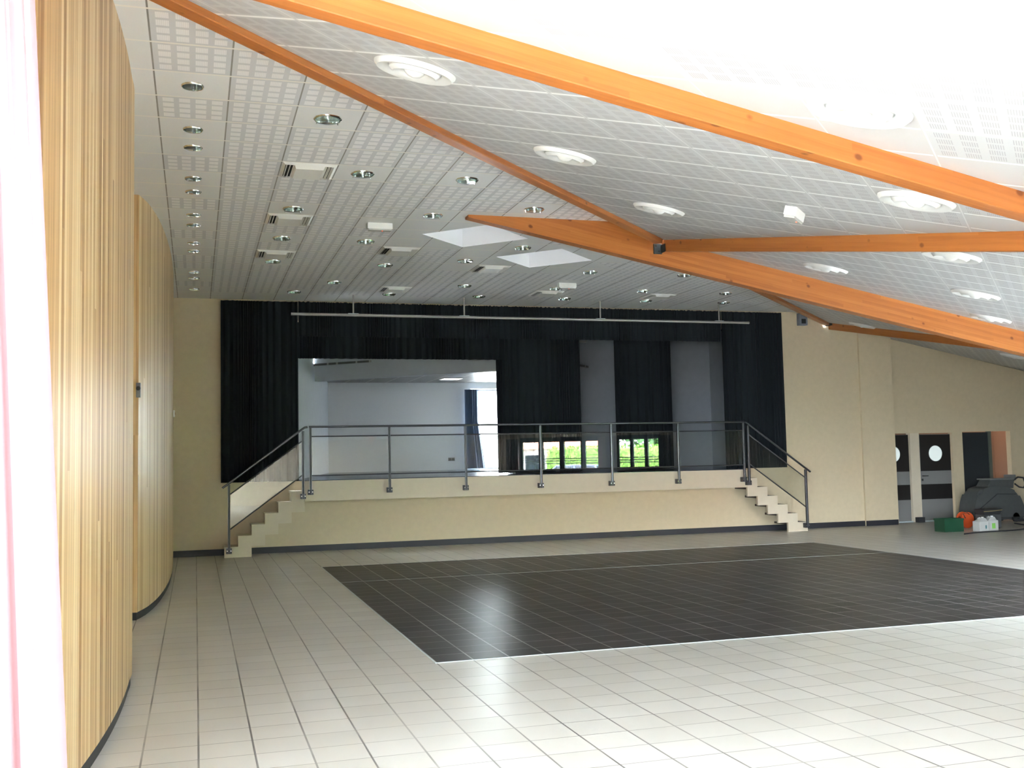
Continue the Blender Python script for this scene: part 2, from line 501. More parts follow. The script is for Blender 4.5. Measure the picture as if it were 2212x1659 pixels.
def drape(bm, path, z0, z1, amp, wave, thick=0.006, zs=10, lean=None, seed=1, scallop=0.0):
    """Pleated cloth along a 2-D path with real thickness."""
    rnd = random.Random(seed)
    L = [0.0]
    for a, b in zip(path, path[1:]): L.append(L[-1] + (b - a).length)
    tot = L[-1]; n = max(8, int(tot / wave * 10))
    ph = []; p = 0.0
    pts = []
    for k in range(n + 1):
        s = tot * k / n
        j = max(i for i in range(len(L)) if L[i] <= s + 1e-9); j = min(j, len(path) - 2)
        f = (s - L[j]) / max(1e-9, L[j + 1] - L[j])
        q = path[j].lerp(path[j + 1], f); d = (path[j + 1] - path[j]).normalized()
        pts.append((q, Vector((-d.y, d.x)), s))
    offs = []
    p = rnd.random() * 6
    for k in range(n + 1):
        w = wave * (0.8 + 0.5 * math.sin(k * 0.07 + seed))
        p += (tot / n) / w * 2 * PI
        offs.append(math.sin(p) + 0.25 * math.sin(2.3 * p + seed))
    grids = []
    for side in (0, 1):
        g = []
        for iz in range(zs + 1):
            h = iz / zs; z = z0 + (z1 - z0) * h
            row = []
            for k, (q, nn, s) in enumerate(pts):
                a = amp * (1.0 - 0.35 * h) * offs[k] + amp * 0.25 * math.sin(k * 0.31 + h * 3 + seed) * (1 - h)
                pos = q + nn * (a + side * thick)
                if lean: pos = pos + lean(s / tot, h)
                zz = z + (scallop * math.sin(offs[k] * 2 + k * 0.2) if iz == zs else 0)
                row.append(bm.verts.new((pos.x, pos.y, zz)))
            g.append(row)
        grids.append(g)
    A, B = grids
    for iz in range(zs):
        for k in range(n):
            bm.faces.new((A[iz][k], A[iz][k + 1], A[iz + 1][k + 1], A[iz + 1][k]))
            bm.faces.new((B[iz][k], B[iz + 1][k], B[iz + 1][k + 1], B[iz][k + 1]))
        bm.faces.new((A[iz][0], A[iz + 1][0], B[iz + 1][0], B[iz][0]))
        bm.faces.new((A[iz][n], B[iz][n], B[iz + 1][n], A[iz + 1][n]))
    for k in range(n):
        bm.faces.new((A[0][k], B[0][k], B[0][k + 1], A[0][k + 1]))
        bm.faces.new((A[zs][k], A[zs][k + 1], B[zs][k + 1], B[zs][k]))
    return bm


def copy_tree(o, parent=None):
    c = o.copy(); C.objects.link(c); c.parent = parent
    for ch in [x for x in o.children]: copy_tree(ch, c)
    return c


V2 = lambda *a: Vector(a)
ORD = ['first', 'second', 'third', 'fourth', 'fifth', 'sixth', 'seventh', 'eighth', 'ninth', 'tenth', 'eleventh', 'twelfth']

# ------------------------------------------------------------------ the ceilings
SMALL = [(0, j) for j in (1, 3, 4, 6, 7, 9, 10, 12, 13, 16, 17, 19)]
BIG = [(2, 2), (3, 5), (5, 5), (7, 7), (2, 8), (5, 8), (2, 11), (4, 11), (8, 11), (7, 13), (2, 14), (5, 14), (11, 14), (14, 14), (4, 17), (8, 17), (11, 17), (14, 17), (17, 17),
       (3, 19), (6, 19), (9, 19), (12, 19), (15, 19), (18, 19)]
VENT = [(2, 5), (2, 9), (5, 12), (2, 13), (8, 14), (6, 18), (11, 18), (15, 18)]
EMER = [(4, 9), (11, 16)]
SKY = [((3.87, 14.33), 1.12), ((5.40, 15.76), 1.16)]
PLAINX = set(SMALL) | set(BIG) | set(VENT) | set(EMER) | {(6, 9), (6, 10), (8, 12), (9, 13), (7, 14), (9, 14), (5, 20), (8, 20), (12, 19), (7, 10), (5, 10), (8, 13), (9, 12)}
R_SMALL, R_BIG = 0.085, 0.118


def cell_mid(i, j): return (GX + (i + 0.5) * T, GY + (j + 0.5) * T)


bm = BM()
cache = {}


def vtx(x, y):
    k = (round(x, 4), round(y, 4))
    if k not in cache: cache[k] = bm.verts.new((x, y, 0))
    return cache[k]


for i in range(-13, 26):
    for j in range(-12, 22):
        x0, y0 = i * T, j * T
        mi = 1 if ((i, j) in PLAINX or i <= -1 or j >= 20 or (GX + i * T) - (GY + j * T) > EDGE - 0.7 or (i == 0 and j == 1)) else 0
        if i == 0 and j in (1, 3, 4, 6, 7, 9, 10, 12, 13, 16, 17, 19): mi = 1
        r = R_SMALL if (i, j) in SMALL else (R_BIG if (i, j) in BIG else 0)
        if not r:
            f = bm.faces.new((vtx(x0, y0), vtx(x0, y0 + T), vtx(x0 + T, y0 + T), vtx(x0 + T, y0)))
            f.material_index = mi; continue
        mx_, my_ = x0 + T / 2, y0 + T / 2; n = 24; ring = []; sq = []
        for k in range(n):
            a = 2 * PI * k / n + PI / 4; ca, sa = math.cos(a), math.sin(a); s = (T / 2) / max(abs(ca), abs(sa))
            ring.append(bm.verts.new((mx_ + r * ca, my_ + r * sa, 0))); sq.append(vtx(mx_ + s * ca, my_ + s * sa))
        for k in range(n):
            f = bm.faces.new((sq[k], ring[k], ring[(k + 1) % n], sq[(k + 1) % n])); f.material_index = 1


def bis(bm, co, no, geom=None, clear=True):
    co = Vector(co); no = Vector(no)
    g = geom if geom is not None else bm.verts[:] + bm.edges[:] + bm.faces[:]
    bmesh.ops.bisect_plane(bm, geom=g, plane_co=co, plane_no=no, clear_outer=clear)


bis(bm, (0, D + 0.02 - GY, 0), (0, 1, 0))
bis(bm, (-7.5 - GX, 0, 0), (-1, 0, 0))
bis(bm, (EDGE - 0.10 - GX + GY, 0, 0), (1, -1, 0))
for (sx, sy), side in SKY:
    sx -= GX; sy -= GY
    for ax in ((0.7071, 0.7071), (0.7071, -0.7071), (-0.7071, 0.7071), (-0.7071, -0.7071)):
        fs = [f for f in bm.faces if (f.calc_center_median() - Vector((sx, sy, 0))).length < 1.7]
        g = list({v for f in fs for v in f.verts}) + list({e for f in fs for e in f.edges}) + fs
        bis(bm, (sx + ax[0] * side / 2, sy + ax[1] * side / 2, 0), (ax[0], ax[1], 0), g, clear=False)
    dead = []
    for f in bm.faces:
        c = f.calc_center_median() - Vector((sx, sy, 0))
        if abs(c.x * 0.7071 + c.y * 0.7071) < side / 2 - 0.001 and abs(c.x * 0.7071 - c.y * 0.7071) < side / 2 - 0.001: dead.append(f)
        elif c.length < 1.25: f.material_index = 1
    bmesh.ops.delete(bm, geom=dead, context='FACES')
o = obj('ceiling', bm, [M_flat, M_flatp], loc=(GX, GY, HC))
tag(o, kind='structure')

# sloped ceiling in its own (m, n) frame
SL = -0.2687; ph = PI / 4
A0 = Vector((2.2625, 6.4328, 4.2067))
dm = Vector((math.cos(ph) * math.cos(SL), -math.sin(ph) * math.cos(SL), math.sin(SL))); dn = Vector((math.sin(ph), math.cos(ph), 0)); dz = dm.cross(dn)
MR = Matrix(((dm.x, dn.x, dz.x), (dm.y, dn.y, dz.y), (dm.z, dn.z, dz.z))).to_4x4(); MR.translation = A0
MRI = MR.inverted()
RDIF = [(-1.5, -0.5), (3.5, -0.5), (-1.5, 3.5), (3.5, 3.5), (-1.5, 7.5), (3.5, 7.8), (0.5, 12.5), (3.5, 12.8), (3.5, 17.4), (-1.5, 28.5), (3.5, 29.8)]


def MN(m, n, off=0.0): return MR @ Vector((m * T, n * T, off))


bm = BM()
for m in range(-4, 14):
    for n in range(-28, 52):
        c = MN(m + 0.5, n + 0.5)
        vs = [bm.verts.new((a * T, b_ * T, 0)) for a, b_ in ((m, n), (m + 1, n), (m + 1, n + 1), (m, n + 1))]
        f = bm.faces.new(vs)
        near = abs(c.y - 5.5) < 0.42 or abs(c.y - 13.1) < 0.4 or abs(c.x - 6.2) < 0.4 or abs(c.x - 14.1) < 0.4
        hasd = any(int(math.floor(a)) == m and int(math.floor(b_)) == n for a, b_ in RDIF)
        f.material_index = 1 if (near or hasd or m >= 8) else 0
bmesh.ops.remove_doubles(bm, verts=bm.verts, dist=1e-4)


def bisw(co, no):   # bisect by a world plane
    c = MRI @ Vector(co); nn = MRI.to_3x3() @ Vector(no)
    bis(bm, c, nn)


bisw((EDGE - 0.02, 0, 0), (-1, 1, 0)); bisw((0, D + 0.5, 0), (0, 1, 0)); bisw((-7.5, 0, 0), (-1, 0, 0)); bisw((0, -5.0, 0), (0, -1, 0)); bisw((4.75, 0, 0), (1, -1, 0))
bisw((27.5, 0, 0), (1, 0, 0))
# unseen rooflight added over the camera to brighten the near hall
RM0, RM1, RN0, RN1 = 3, 5, -13, -8
bmesh.ops.delete(bm, geom=[f for f in bm.faces if RM0 * T < f.calc_center_median().x < RM1 * T and RN0 * T < f.calc_center_median().y < RN1 * T], context='FACES')
o = obj('ceiling', bm, [M_roof, M_roofp])
o.matrix_world = MR
tag(o, kind='structure')


w = bpy.data.objects.new('added_rooflight', None); C.objects.link(w); w.matrix_world = MR @ Matrix.Translation(((RM0 + RM1) / 2 * T, (RN0 + RN1) / 2 * T, 0)); tag(w, kind='structure')
hm, hn = (RM1 - RM0) / 2 * T, (RN1 - RN0) / 2 * T
bm = BM()
for a in (-1, 1):
    box(bm, a * hm - 0.03, a * hm + 0.03, -hn - 0.03, hn + 0.03, -0.02, 0.22); box(bm, -hm + 0.03, hm - 0.03, a * hn - 0.03, a * hn + 0.03, -0.02, 0.22)
for a in (-0.5, 0.0, 0.5): box(bm, -hm + 0.03, hm - 0.03, a * hn - 0.025, a * hn + 0.025, 0.12, 0.20)
obj('window_frame', bm, M_white, w)
bm = BM(); bm.faces.new([bm.verts.new(p) for p in ((-hm, -hn, 0.2), (hm, -hn, 0.2), (hm, hn, 0.2), (-hm, hn, 0.2))]); obj('pane', bm, M_glass, w)
pt = portal('daylight_roof', (0, 0, 0), (0, 0, -1), 2 * hm, 2 * hn); pt.matrix_world = w.matrix_world @ Matrix.Translation((0, 0, 0.15))

# ------------------------------------------------------------------ beams


def beam_mesh(name, p0, p1, nrm, width, ztop0, ztop1, zb0, zb1, parent=None):
    """p0,p1: 2-D ends of the camera-side face; nrm: 2-D direction away from the camera side. UVs along and across."""
    bm = BM(); uvl = bm.loops.layers.uv.new('UVMap')
    a0 = Vector((*p0, 0)); a1 = Vector((*p1, 0)); nn = Vector((*nrm, 0)).normalized() * width
    L = (a1 - a0).length
    pts = [a0 + Vector((0, 0, zb0)), a1 + Vector((0, 0, zb1)), a1 + nn + Vector((0, 0, zb1)), a0 + nn + Vector((0, 0, zb0)),
           a0 + Vector((0, 0, ztop0)), a1 + Vector((0, 0, ztop1)), a1 + nn + Vector((0, 0, ztop1)), a0 + nn + Vector((0, 0, ztop0))]
    vs = [bm.verts.new(p) for p in pts]
    h = ztop0 - zb0
    U = [0, L, L, 0, 0, L, L, 0]
    for f, vv in (((0, 3, 2, 1), 'b'), ((4, 5, 6, 7), 't'), ((0, 1, 5, 4), 's'), ((1, 2, 6, 5), 'e'), ((2, 3, 7, 6), 's'), ((3, 0, 4, 7), 'e')):
        fc = bm.faces.new([vs[i] for i in f])
        for lp, i in zip(fc.loops, f):
            if vv == 's': lp[uvl].uv = (U[i], 0 if i < 4 else h)
            elif vv == 'e': lp[uvl].uv = (0 if i in (0, 1, 4, 5) else width, 0 if i < 4 else h)
            else: lp[uvl].uv = (U[i], 1.0 + (0 if i in (0, 1, 4, 5) else width))
    bmesh.ops.recalc_face_normals(bm, faces=bm.faces)
    es = [e for e in bm.edges]
    bmesh.ops.bevel(bm, geom=es, offset=0.006, segments=1, affect='EDGES')
    return obj(name, bm, M_beam, parent)


def rafter_y(name, y, x0, x1, depth, width, label, embed=0.10):   # runs in X, falls to the right
    o = beam_mesh(name, (x0, y), (x1, y), (0, 1), width, ROOF(x0, y) + embed, ROOF(x1, y) + embed, ROOF(x0, y) - depth, ROOF(x1, y) - depth)
    return tag(o, label, 'beam', 'glulam rafters under the sloped ceiling')


rafter_y('roof_beam', 5.43, -1.40, 9.9, 0.150, 0.13, 'long orange glulam beam crossing the top right of the ceiling, nearest the camera')
# big rafter: from under the flat ceiling to the garden front; the part left of the edge is cut level by the flat ceiling
Y3 = 13.03
x_e = Y3 + EDGE
BD = 0.345


def b3_bottom(x): return ROOF(x, Y3) - BD


x_in = 3.42
r3 = thing('roof_beam', (x_e, Y3, b3_bottom(x_e)), 'deep orange glulam beam that comes out of the flat ceiling to a point and runs down right', 'beam', 'glulam rafters under the sloped ceiling')
bm = BM(); uvl = bm.loops.layers.uv.new('UVMap')
prof = [(x_in, HC), (x_in, b3_bottom(x_in) + 0.0), (17.5, b3_bottom(17.5)), (17.5, ROOF(17.5, Y3) + 0.1), (x_e + 0.04, ROOF(x_e + 0.04, Y3) + 0.12), (x_e + 0.04, HC + 0.0)]
prof[1] = (x_in, min(HC - 0.005, b3_bottom(x_in)))
v0 = [bm.verts.new((x - x_e, 0, z - b3_bottom(x_e))) for x, z in prof]; v1 = [bm.verts.new((x - x_e, 0.16, z - b3_bottom(x_e))) for x, z in prof]
fa = [bm.faces.new(v0), bm.faces.new(v1[::-1])]
for k in range(len(prof)): fa.append(bm.faces.new((v0[k], v0[(k + 1) % 6], v1[(k + 1) % 6], v1[k])))
for f in bm.faces:
    for lp in f.loops:
        c = lp.vert.co; lp[uvl].uv = (c.x, (c.z + 0.1947 * c.x) + c.y + 0.6)
obj('timber', bm, M_beam, r3)
# the edge beam along the line between flat and sloped ceiling (two bays)
k2 = 0.7071


def edge_beam(xa, xb, label):
    zt = ROOF(0, -EDGE) + 0.28
    o = beam_mesh('edge_beam', (xa, xa - EDGE), (xb, xb - EDGE), (-1, 1), 0.12, zt, zt, ROOF(0, -EDGE) - 0.055, ROOF(0, -EDGE) - 0.055)
    return tag(o, label, 'beam', 'edge beams where the flat ceiling meets the sloped ceiling')


edge_beam(-5.25, x_e - 0.16, 'thin brown edge beam running up left from the bracket, between flat and sloped ceiling')
edge_beam(x_e + 0.19, 14.05, 'far thin edge beam above the wall speaker, behind the deep orange beam')


bm = BM()
for z in (0,):
    c0, c1 = (x_e - 0.55, x_e - 0.55 - EDGE), (x_e + 0.6, x_e + 0.6 - EDGE)
    q = lambda p, d, zz_: (p[0] - d * k2, p[1] + d * k2, zz_)
    hexa(bm, [q(c0, 0.03, 4.72), q(c1, 0.03, 4.72), q(c1, 0.13, 4.72), q(c0, 0.13, 4.72), q(c0, 0.03, 5.08), q(c1, 0.03, 5.08), q(c1, 0.13, 5.08), q(c0, 0.13, 5.08)])
o = obj('leak_block', bm, M_dkbrown); tag(o, kind='structure')  # hidden block added above the beam to stop a light leak


def rafter_x(x, y0, y1, depth, width, label, parent_group='glulam rafters under the sloped ceiling'):
    o = beam_mesh('roof_beam', (x, y1), (x, y0), (1, 0), width, ROOF(x, y1) + 0.08, ROOF(x, y0) + 0.08, ROOF(x, y1) - depth, ROOF(x, y0) - depth)
    return tag(o, label, 'beam', parent_group)


rafter_x(6.17, 1.7, Y3 - 0.02, 0.162, 0.13, 'reddish brown beam running level to the right edge from the dark bracket')
rafter_x(14.08, Y3 + 0.18, D - 0.01, 0.155, 0.13, 'short dark beam at the far corner over the cream wall, behind the deep orange beam')


def bracket(loc, label, s=1.0):
    t = thing('beam_bracket', loc, label, 'bracket', 'steel brackets holding beam ends')
    bm = BM(); box(bm, -0.10 * s, 0.02 * s, -0.012, 0.012, -0.07 * s, 0.07 * s, 0.003); obj('plate', bm, M_brk, t)
    bm = BM(); box(bm, 0.0, 0.012, -0.14 * s, 0.0, -0.06 * s, 0.05 * s, 0.002); obj('flange', bm, M_brk, t)
    for dx, dzz in ((-0.07, 0.035), (-0.03, -0.035)):
        bm = BM(); lathe(bm, [(0.008, 0.0), (0.008, 0.006)], 8, cap0=True, cap1=True)
        b_ = obj('bolt', bm, M_bolt, t); b_.rotation_euler = (PI / 2, 0, 0); b_.location = (dx * s, -0.012, dzz * s)
    return t


bracket((6.15, Y3 - 0.013, 4.60), 'dark steel bracket where two beams meet the side of the deep orange beam')
bracket((14.07, D - 0.05, 4.70), 'small dark steel bracket on the far cream wall at the end of the short beam', 0.9)

# ------------------------------------------------------------------ downlights, vents, detectors
ROWS = {2: 'the nearest row', 5: 'the second row', 7: 'the third row', 8: 'the fourth row', 11: 'the fifth row', 13: 'the sixth row', 14: 'the seventh row', 17: 'the last row but one', 19: 'the row beside the black curtain'}


def make_downlight(r, big):
    t = bpy.data.objects.new('downlight', None); C.objects.link(t); t.empty_display_size = 0.1
    bm = BM(); lathe(bm, [(r * 0.93, 0.0), (r * 0.95, -0.012), (r * 1.03, -0.014), (r * 1.10, -0.008), (r * 1.12, 0.0005)], 32)
    obj('trim_ring', bm, M_chrome, t, True)
    bm = BM(); lathe(bm, [(r * 0.94, 0.0), (r * 0.90, 0.03), (r * 0.78, 0.075), (r * 0.5, 0.11), (r * 0.30, 0.12)], 32, cap1=True)
    obj('reflector', bm, M_chromer, t, True)
    for s in ((-1, 1) if big else (0,)):
        bm = BM(); tube(bm, [(s * r * 0.30, 0, 0.115), (s * r * 0.30, 0, 0.045)], [0.014, 0.012], 10)
        obj('lamp', bm, M_white, t, True)
    if big:
        bm = BM(); lathe(bm, [(0.001, -0.026), (r * 0.7, -0.027), (r * 0.98, -0.023)], 32)
        obj('glass_disc', bm, M_lens, t, True)
        for k in range(3):
            a = 2 * PI * k / 3 + 0.5
            bm = BM(); tube(bm, [(r * 0.97 * math.cos(a), r * 0.97 * math.sin(a), -0.034), (r * 0.97 * math.cos(a), r * 0.97 * math.sin(a), -0.012)], 0.006, 8)
            obj('clip', bm, M_chrome, t, True)
    return t


proto_s = make_downlight(R_SMALL, False); proto_b = make_downlight(R_BIG, True)
for k, (i, j) in enumerate(SMALL):
    o = proto_s if k == 0 else copy_tree(proto_s)
    x, y = cell_mid(i, j); o.location = (x, y, HC)
    pos = 'nearest the camera' if k == 0 else ('farthest, by the stage wall' if k == len(SMALL) - 1 else ORD[k] + ' from the camera')
    tag(o, 'small chrome downlight in the column by the wood wall, ' + pos, 'downlight', 'small downlights along the wood wall')
for k, (i, j) in enumerate(BIG):
    o = proto_b if k == 0 else copy_tree(proto_b)
    x, y = cell_mid(i, j); o.location = (x, y, HC)
    row = sorted(a for a, b_ in BIG if b_ == j); p = row.index(i)
    where = '' if len(row) == 1 else (', leftmost there' if p == 0 else (', rightmost there' if p == len(row) - 1 else ', %s from left' % ORD[p]))
    tag(o, 'glass downlight in ' + ROWS[j] + ' of the flat ceiling' + where, 'downlight', 'large glass downlights in the flat ceiling')


def make_vent():
    t = bpy.data.objects.new('air_vent', None); C.objects.link(t); t.empty_display_size = 0.1
    h = T / 2 - 0.012
    bm = BM()
    for a in (0, 1, 2, 3):
        c, s = [(1, 0), (0, 1), (-1, 0), (0, -1)][a]
        # sloping rim, one side
        def R(x, y): return (x * c - y * s, x * s + y * c)
        pts = [R(h - 0.03, -h + 0.03), R(h, -h), R(h, h), R(h - 0.03, h - 0.03)]
        z = [-0.022, -0.001, -0.001, -0.022]
        vs = [bm.verts.new((p[0], p[1], zz)) for p, zz in zip(pts, z)] + [bm.verts.new((p[0], p[1], zz + 0.003)) for p, zz in zip(pts, z)]
        for f in ((0, 1, 2, 3), (7, 6, 5, 4), (0, 4, 5, 1), (1, 5, 6, 2), (2, 6, 7, 3), (3, 7, 4, 0)): bm.faces.new([vs[q] for q in f])
    obj('rim', bm, M_white, t)
    for s in (-1, 1):
        for k in range(3):
            x = s * (0.165 + k * 0.036)
            bm = BM()
            hexa(bm, [(x, -h + 0.03, -0.008), (x + s * 0.016, -h + 0.03, -0.030), (x + s * 0.016, h - 0.03, -0.030), (x, h - 0.03, -0.008),
                      (x - s * 0.003, -h + 0.03, -0.006), (x + s * 0.013, -h + 0.03, -0.028), (x + s * 0.013, h - 0.03, -0.028), (x - s * 0.003, h - 0.03, -0.006)])
            obj('louvre', bm, M_white, t)
    bm = BM(); box(bm, -h + 0.03, h - 0.03, -h + 0.03, h - 0.03, -0.006, -0.002); obj('back_plate', bm, M_brk, t)
    bm = BM()
    hexa(bm, [(-0.145, -0.20, -0.045), (0.145, -0.20, -0.045), (0.145, 0.20, -0.045), (-0.145, 0.20, -0.045), (-0.165, -h + 0.035, -0.004), (0.165, -h + 0.035, -0.004), (0.165, h - 0.035, -0.004), (-0.165, h - 0.035, -0.004)])
    obj('centre_panel', bm, M_white, t)
    return t


VL = ['nearest the camera, left of the rows of downlights', 'second down the left side, just behind a downlight', 'in the middle of the flat ceiling before the white light wells', 'third down the left side, between two downlights',
      'just behind the left light well, touched by green light', 'close to the stage curtain at left', 'close to the stage curtain at centre', 'close to the stage curtain at right']
pv = make_vent()
for k, (i, j) in enumerate(VENT):
    o = pv if k == 0 else copy_tree(pv)
    x, y = cell_mid(i, j); o.location = (x, y, HC)
    tag(o, 'white louvred air vent ' + VL[k], 'air vent', 'louvred vents in the flat ceiling')


def make_emer():
    t = bpy.data.objects.new('emergency_light', None); C.objects.link(t); t.empty_display_size = 0.1
    bm = BM(); box(bm, -0.17, 0.17, -0.05, 0.06, -0.085, -0.001, 0.012); obj('housing', bm, M_white, t)
    bm = BM(); box(bm, -0.155, 0.155, -0.045, 0.055, -0.105, -0.084, 0.008); obj('diffuser', bm, M_jug, t)
    bm = BM(); lathe(bm, [(0.007, -0.112), (0.008, -0.104)], 10, cx=0.03, cy=-0.02, cap0=True, cap1=True); obj('indicator_lamp', bm, M_led, t)
    return t


pe = make_emer()
x, y = cell_mid(4, 9); pe.location = (x, y, HC); tag(pe, 'white emergency light box with red indicator, left of the white light wells', 'emergency light', 'emergency light boxes')
e2 = copy_tree(pe); x, y = cell_mid(11, 16); e2.location = (x, y, HC); tag(e2, 'white emergency light box with red indicator, far down the flat ceiling near the stage pipe', 'emergency light', 'emergency light boxes')
e3 = copy_tree(pe); e3.matrix_world = MR @ Matrix.Translation((1.5 * T, 5.5 * T, 0)) @ Matrix.Rotation(PI / 2, 4, 'Z')
tag(e3, 'white emergency light box on the sloped ceiling above the level reddish beam', 'emergency light', 'emergency light boxes')

# round diffusers on the slope
pd_ = bpy.data.objects.new('round_diffuser', None); C.objects.link(pd_); pd_.empty_display_size = 0.1
bm = BM(); lathe(bm, [(0.285, -0.001), (0.283, -0.012), (0.262, -0.034), (0.225, -0.030), (0.195, -0.012), (0.190, -0.001)], 48); obj('outer_ring', bm, M_diff, pd_, True)
bm = BM(); lathe(bm, [(0.180, -0.001), (0.178, -0.020), (0.150, -0.044), (0.105, -0.036), (0.085, -0.018), (0.080, -0.001)], 48); obj('inner_ring', bm, M_diff, pd_, True)
bm = BM(); lathe(bm, [(0.072, -0.001), (0.070, -0.026), (0.045, -0.050), (0.012, -0.060), (0.001, -0.062)], 32); obj('centre_cone', bm, M_diff, pd_, True)
DL = ['between the two nearest beams, beside the thin edge beam', 'big and bright above the nearest orange beam at right', 'on the slope beside the edge beam, second from top',
      'between nearest orange beam and level beam at right', 'just above the dark bracket, next to the edge beam', 'half hidden by the level reddish beam at right', 'under the level beam, leftmost, above the deep beam',
      'under the level beam near the right edge', 'lowest at right edge, just above the deep orange beam', 'in the dim far bay over the wall speaker', 'in the dim far bay over the doors']
for k, (a, b_) in enumerate(RDIF):
    o = pd_ if k == 0 else copy_tree(pd_)
    o.matrix_world = MR @ Matrix.Translation((a * T, b_ * T, 0))
    tag(o, 'round white ceiling diffuser ' + DL[k], 'ceiling diffuser', 'round diffusers on the sloped ceiling')

# light wells
for k, ((sx, sy), side) in enumerate(SKY):
    t = thing('light_well', (sx, sy, HC), ['white square light well turned like a diamond, nearer one beside the beam tip', 'white square light well turned like a diamond, farther one toward the stage'][k], 'skylight', 'diamond light wells in the flat ceiling', PI / 4)
    h = side / 2; H = 0.75; bm = BM()
    for c, s in ((1, 0), (0, 1), (-1, 0), (0, -1)):
        def R(x, y): return (x * c - y * s, x * s + y * c)
        p = [R(h, -h), R(h + 0.03, -h - 0.03), R(h + 0.03, h + 0.03), R(h, h)]
        vs = [bm.verts.new((q[0], q[1], 0.002)) for q in p] + [bm.verts.new((q[0], q[1], H)) for q in p]
        for f in ((0, 1, 2, 3), (7, 6, 5, 4), (0, 4, 5, 1), (1, 5, 6, 2), (2, 6, 7, 3), (3, 7, 4, 0)): bm.faces.new([vs[q] for q in f])
    obj('shaft', bm, M_whitem, t)
    bm = BM(); box(bm, -h - 0.03, h + 0.03, -h - 0.03, h + 0.03, H, H + 0.02, 0.004); obj('opal_pane', bm, M_opal, t)

# ------------------------------------------------------------------ floor
bm = BM(); vs = [bm.verts.new(p) for p in ((-7.55, -5.1, 0), (27, -5.1, 0), (27, 21.6, 0), (-7.55, 21.6, 0))]
f = bm.faces.new(vs); bis(bm, (4.75, 0, 0), (1, -1, 0))
bmesh.ops.solidify(bm, geom=bm.faces[:], thickness=0.1)
for v in bm.verts: v.co.z = 0.0 if v.co.z > -0.05 and v.co.z < 0.05 else -0.1
o = obj('floor', bm, M_floor); tag(o, kind='structure')
dx0, dx1, dy0, dy1 = 2.019, 2.019 + 28 * TS + 0.06, 9.06, 9.06 + 26 * TS
t = thing('dance_floor', ((dx0 + dx1) / 2, (dy0 + dy1) / 2, 0), 'large dark brown tiled dance floor set in the cream tiles before the stage', 'dance floor')
ox, oy = t.location.x, t.location.y
bm = BM(); box(bm, dx0, dx1, dy0, dy1, 0.0005, 0.004)
o = obj('tiles', bm, M_dark, t); o.location = (-ox, -oy, 0)
for nm, a in (('edge_trim', (dx0 - 0.012, dx0, dy0 - 0.012, dy1)), ('edge_trim', (dx0, dx1, dy0 - 0.014, dy0)), ('edge_trim', (dx1, dx1 + 0.010, dy0, dy1)), ('edge_trim', (dx0, dx1, dy1, dy1 + 0.010))):
    bm = BM(); box(bm, *a, 0.0005, 0.006, 0.001); o = obj(nm, bm, M_alu, t); o.location = (-ox, -oy, 0)
yj = dy0 + 19 * TS
bm = BM(); box(bm, dx0, dx1, yj - 0.006, yj + 0.006, 0.0038, 0.0052); o = obj('joint_strip', bm, M_alu, t); o.location = (-ox, -oy, 0)

# ------------------------------------------------------------------ left wood wall (curved)


def curved_wall(name, path, z0, z1, thick, mat, u0=0.0):
    bm = BM(); uvl = bm.loops.layers.uv.new('UVMap'); L = u0; rows = []
    for k, p in enumerate(path):
        d = (path[min(k + 1, len(path) - 1)] - path[max(k - 1, 0)]).normalized(); nn = Vector((-d.y, d.x))
        if k: L += (p - path[k - 1]).length
        q = p + nn * thick
        rows.append((L, [bm.verts.new((p.x, p.y, z0)), bm.verts.new((p.x, p.y, z1)), bm.verts.new((q.x, q.y, z1)), bm.verts.new((q.x, q.y, z0))]))
    for (la, a), (lb, b_) in zip(rows, rows[1:]):
        for i, (va, vb) in enumerate(((0, 1), (1, 2), (2, 3), (3, 0))):
            f = bm.faces.new((a[va], b_[va], b_[vb], a[vb]))
            for lp, (l, z) in zip(f.loops, ((la, a[va].co.z), (lb, b_[va].co.z), (lb, b_[vb].co.z), (la, a[vb].co.z))): lp[uvl].uv = (l, z)
    for l, a in (rows[0], rows[-1]):
        f = bm.faces.new(a)
        for lp in f.loops: lp[uvl].uv = (l + (lp.vert.co - a[0].co).xy.length, lp.vert.co.z)
    return obj(name, bm, mat)


w1 = [V2(-0.497 - (8.7 - y) ** 2 / 42.0, y) for y in [4.6 + 0.2 * k for k in range(25)]]
w1 += [V2(-0.53, 9.7), V2(-0.58, 10.2), V2(-0.68, 10.7), V2(-0.85, 11.15), V2(-1.0, 11.4)]
w1 = spline([tuple(p) for p in w1[::3]] + [tuple(w1[-1])], 8)
w2 = spline([(-0.635, 12.86), (-0.585, 13.08), (-0.53, 13.4), (-0.455, 14.1), (-0.395, 15.1), (-0.355, 16.4), (-0.35, 18.0), (-0.375, 19.5), (-0.42, D - 0.01)], 8)
o = curved_wall('wall_left', w1, 0.09, 5.0, 0.1, M_wood); tag(o, kind='structure')
o = curved_wall('wall_left', w2, 0.09, 5.0, 0.1, M_wood, 8.3); tag(o, kind='structure')
mid = [w1[-1], V2(-0.92, 12.2), V2(-0.73, 12.84), w2[0]]
o = curved_wall('wall_left', mid, 2.12, 5.0, 0.08, M_wood, 6.1); tag(o, kind='structure')
for i, p in enumerate((w1, w2)):
    q = [v + V2(-0.012, 0) for v in p]
    o = curved_wall('baseboard_left', q, 0.0, 0.09, 0.06, M_skirt); tag(o, kind='structure')
bm = BM(); box(bm, -1.75, -1.60, 4.7, D + 0.2, 0, 5.3); box(bm, -1.75, -0.6, D + 0.05, D + 0.2, 0, 5.3)  # unseen outer wall added to close a light leak behind the cladding
o = obj('wall_left', bm, M_creaml); tag(o, kind='structure')
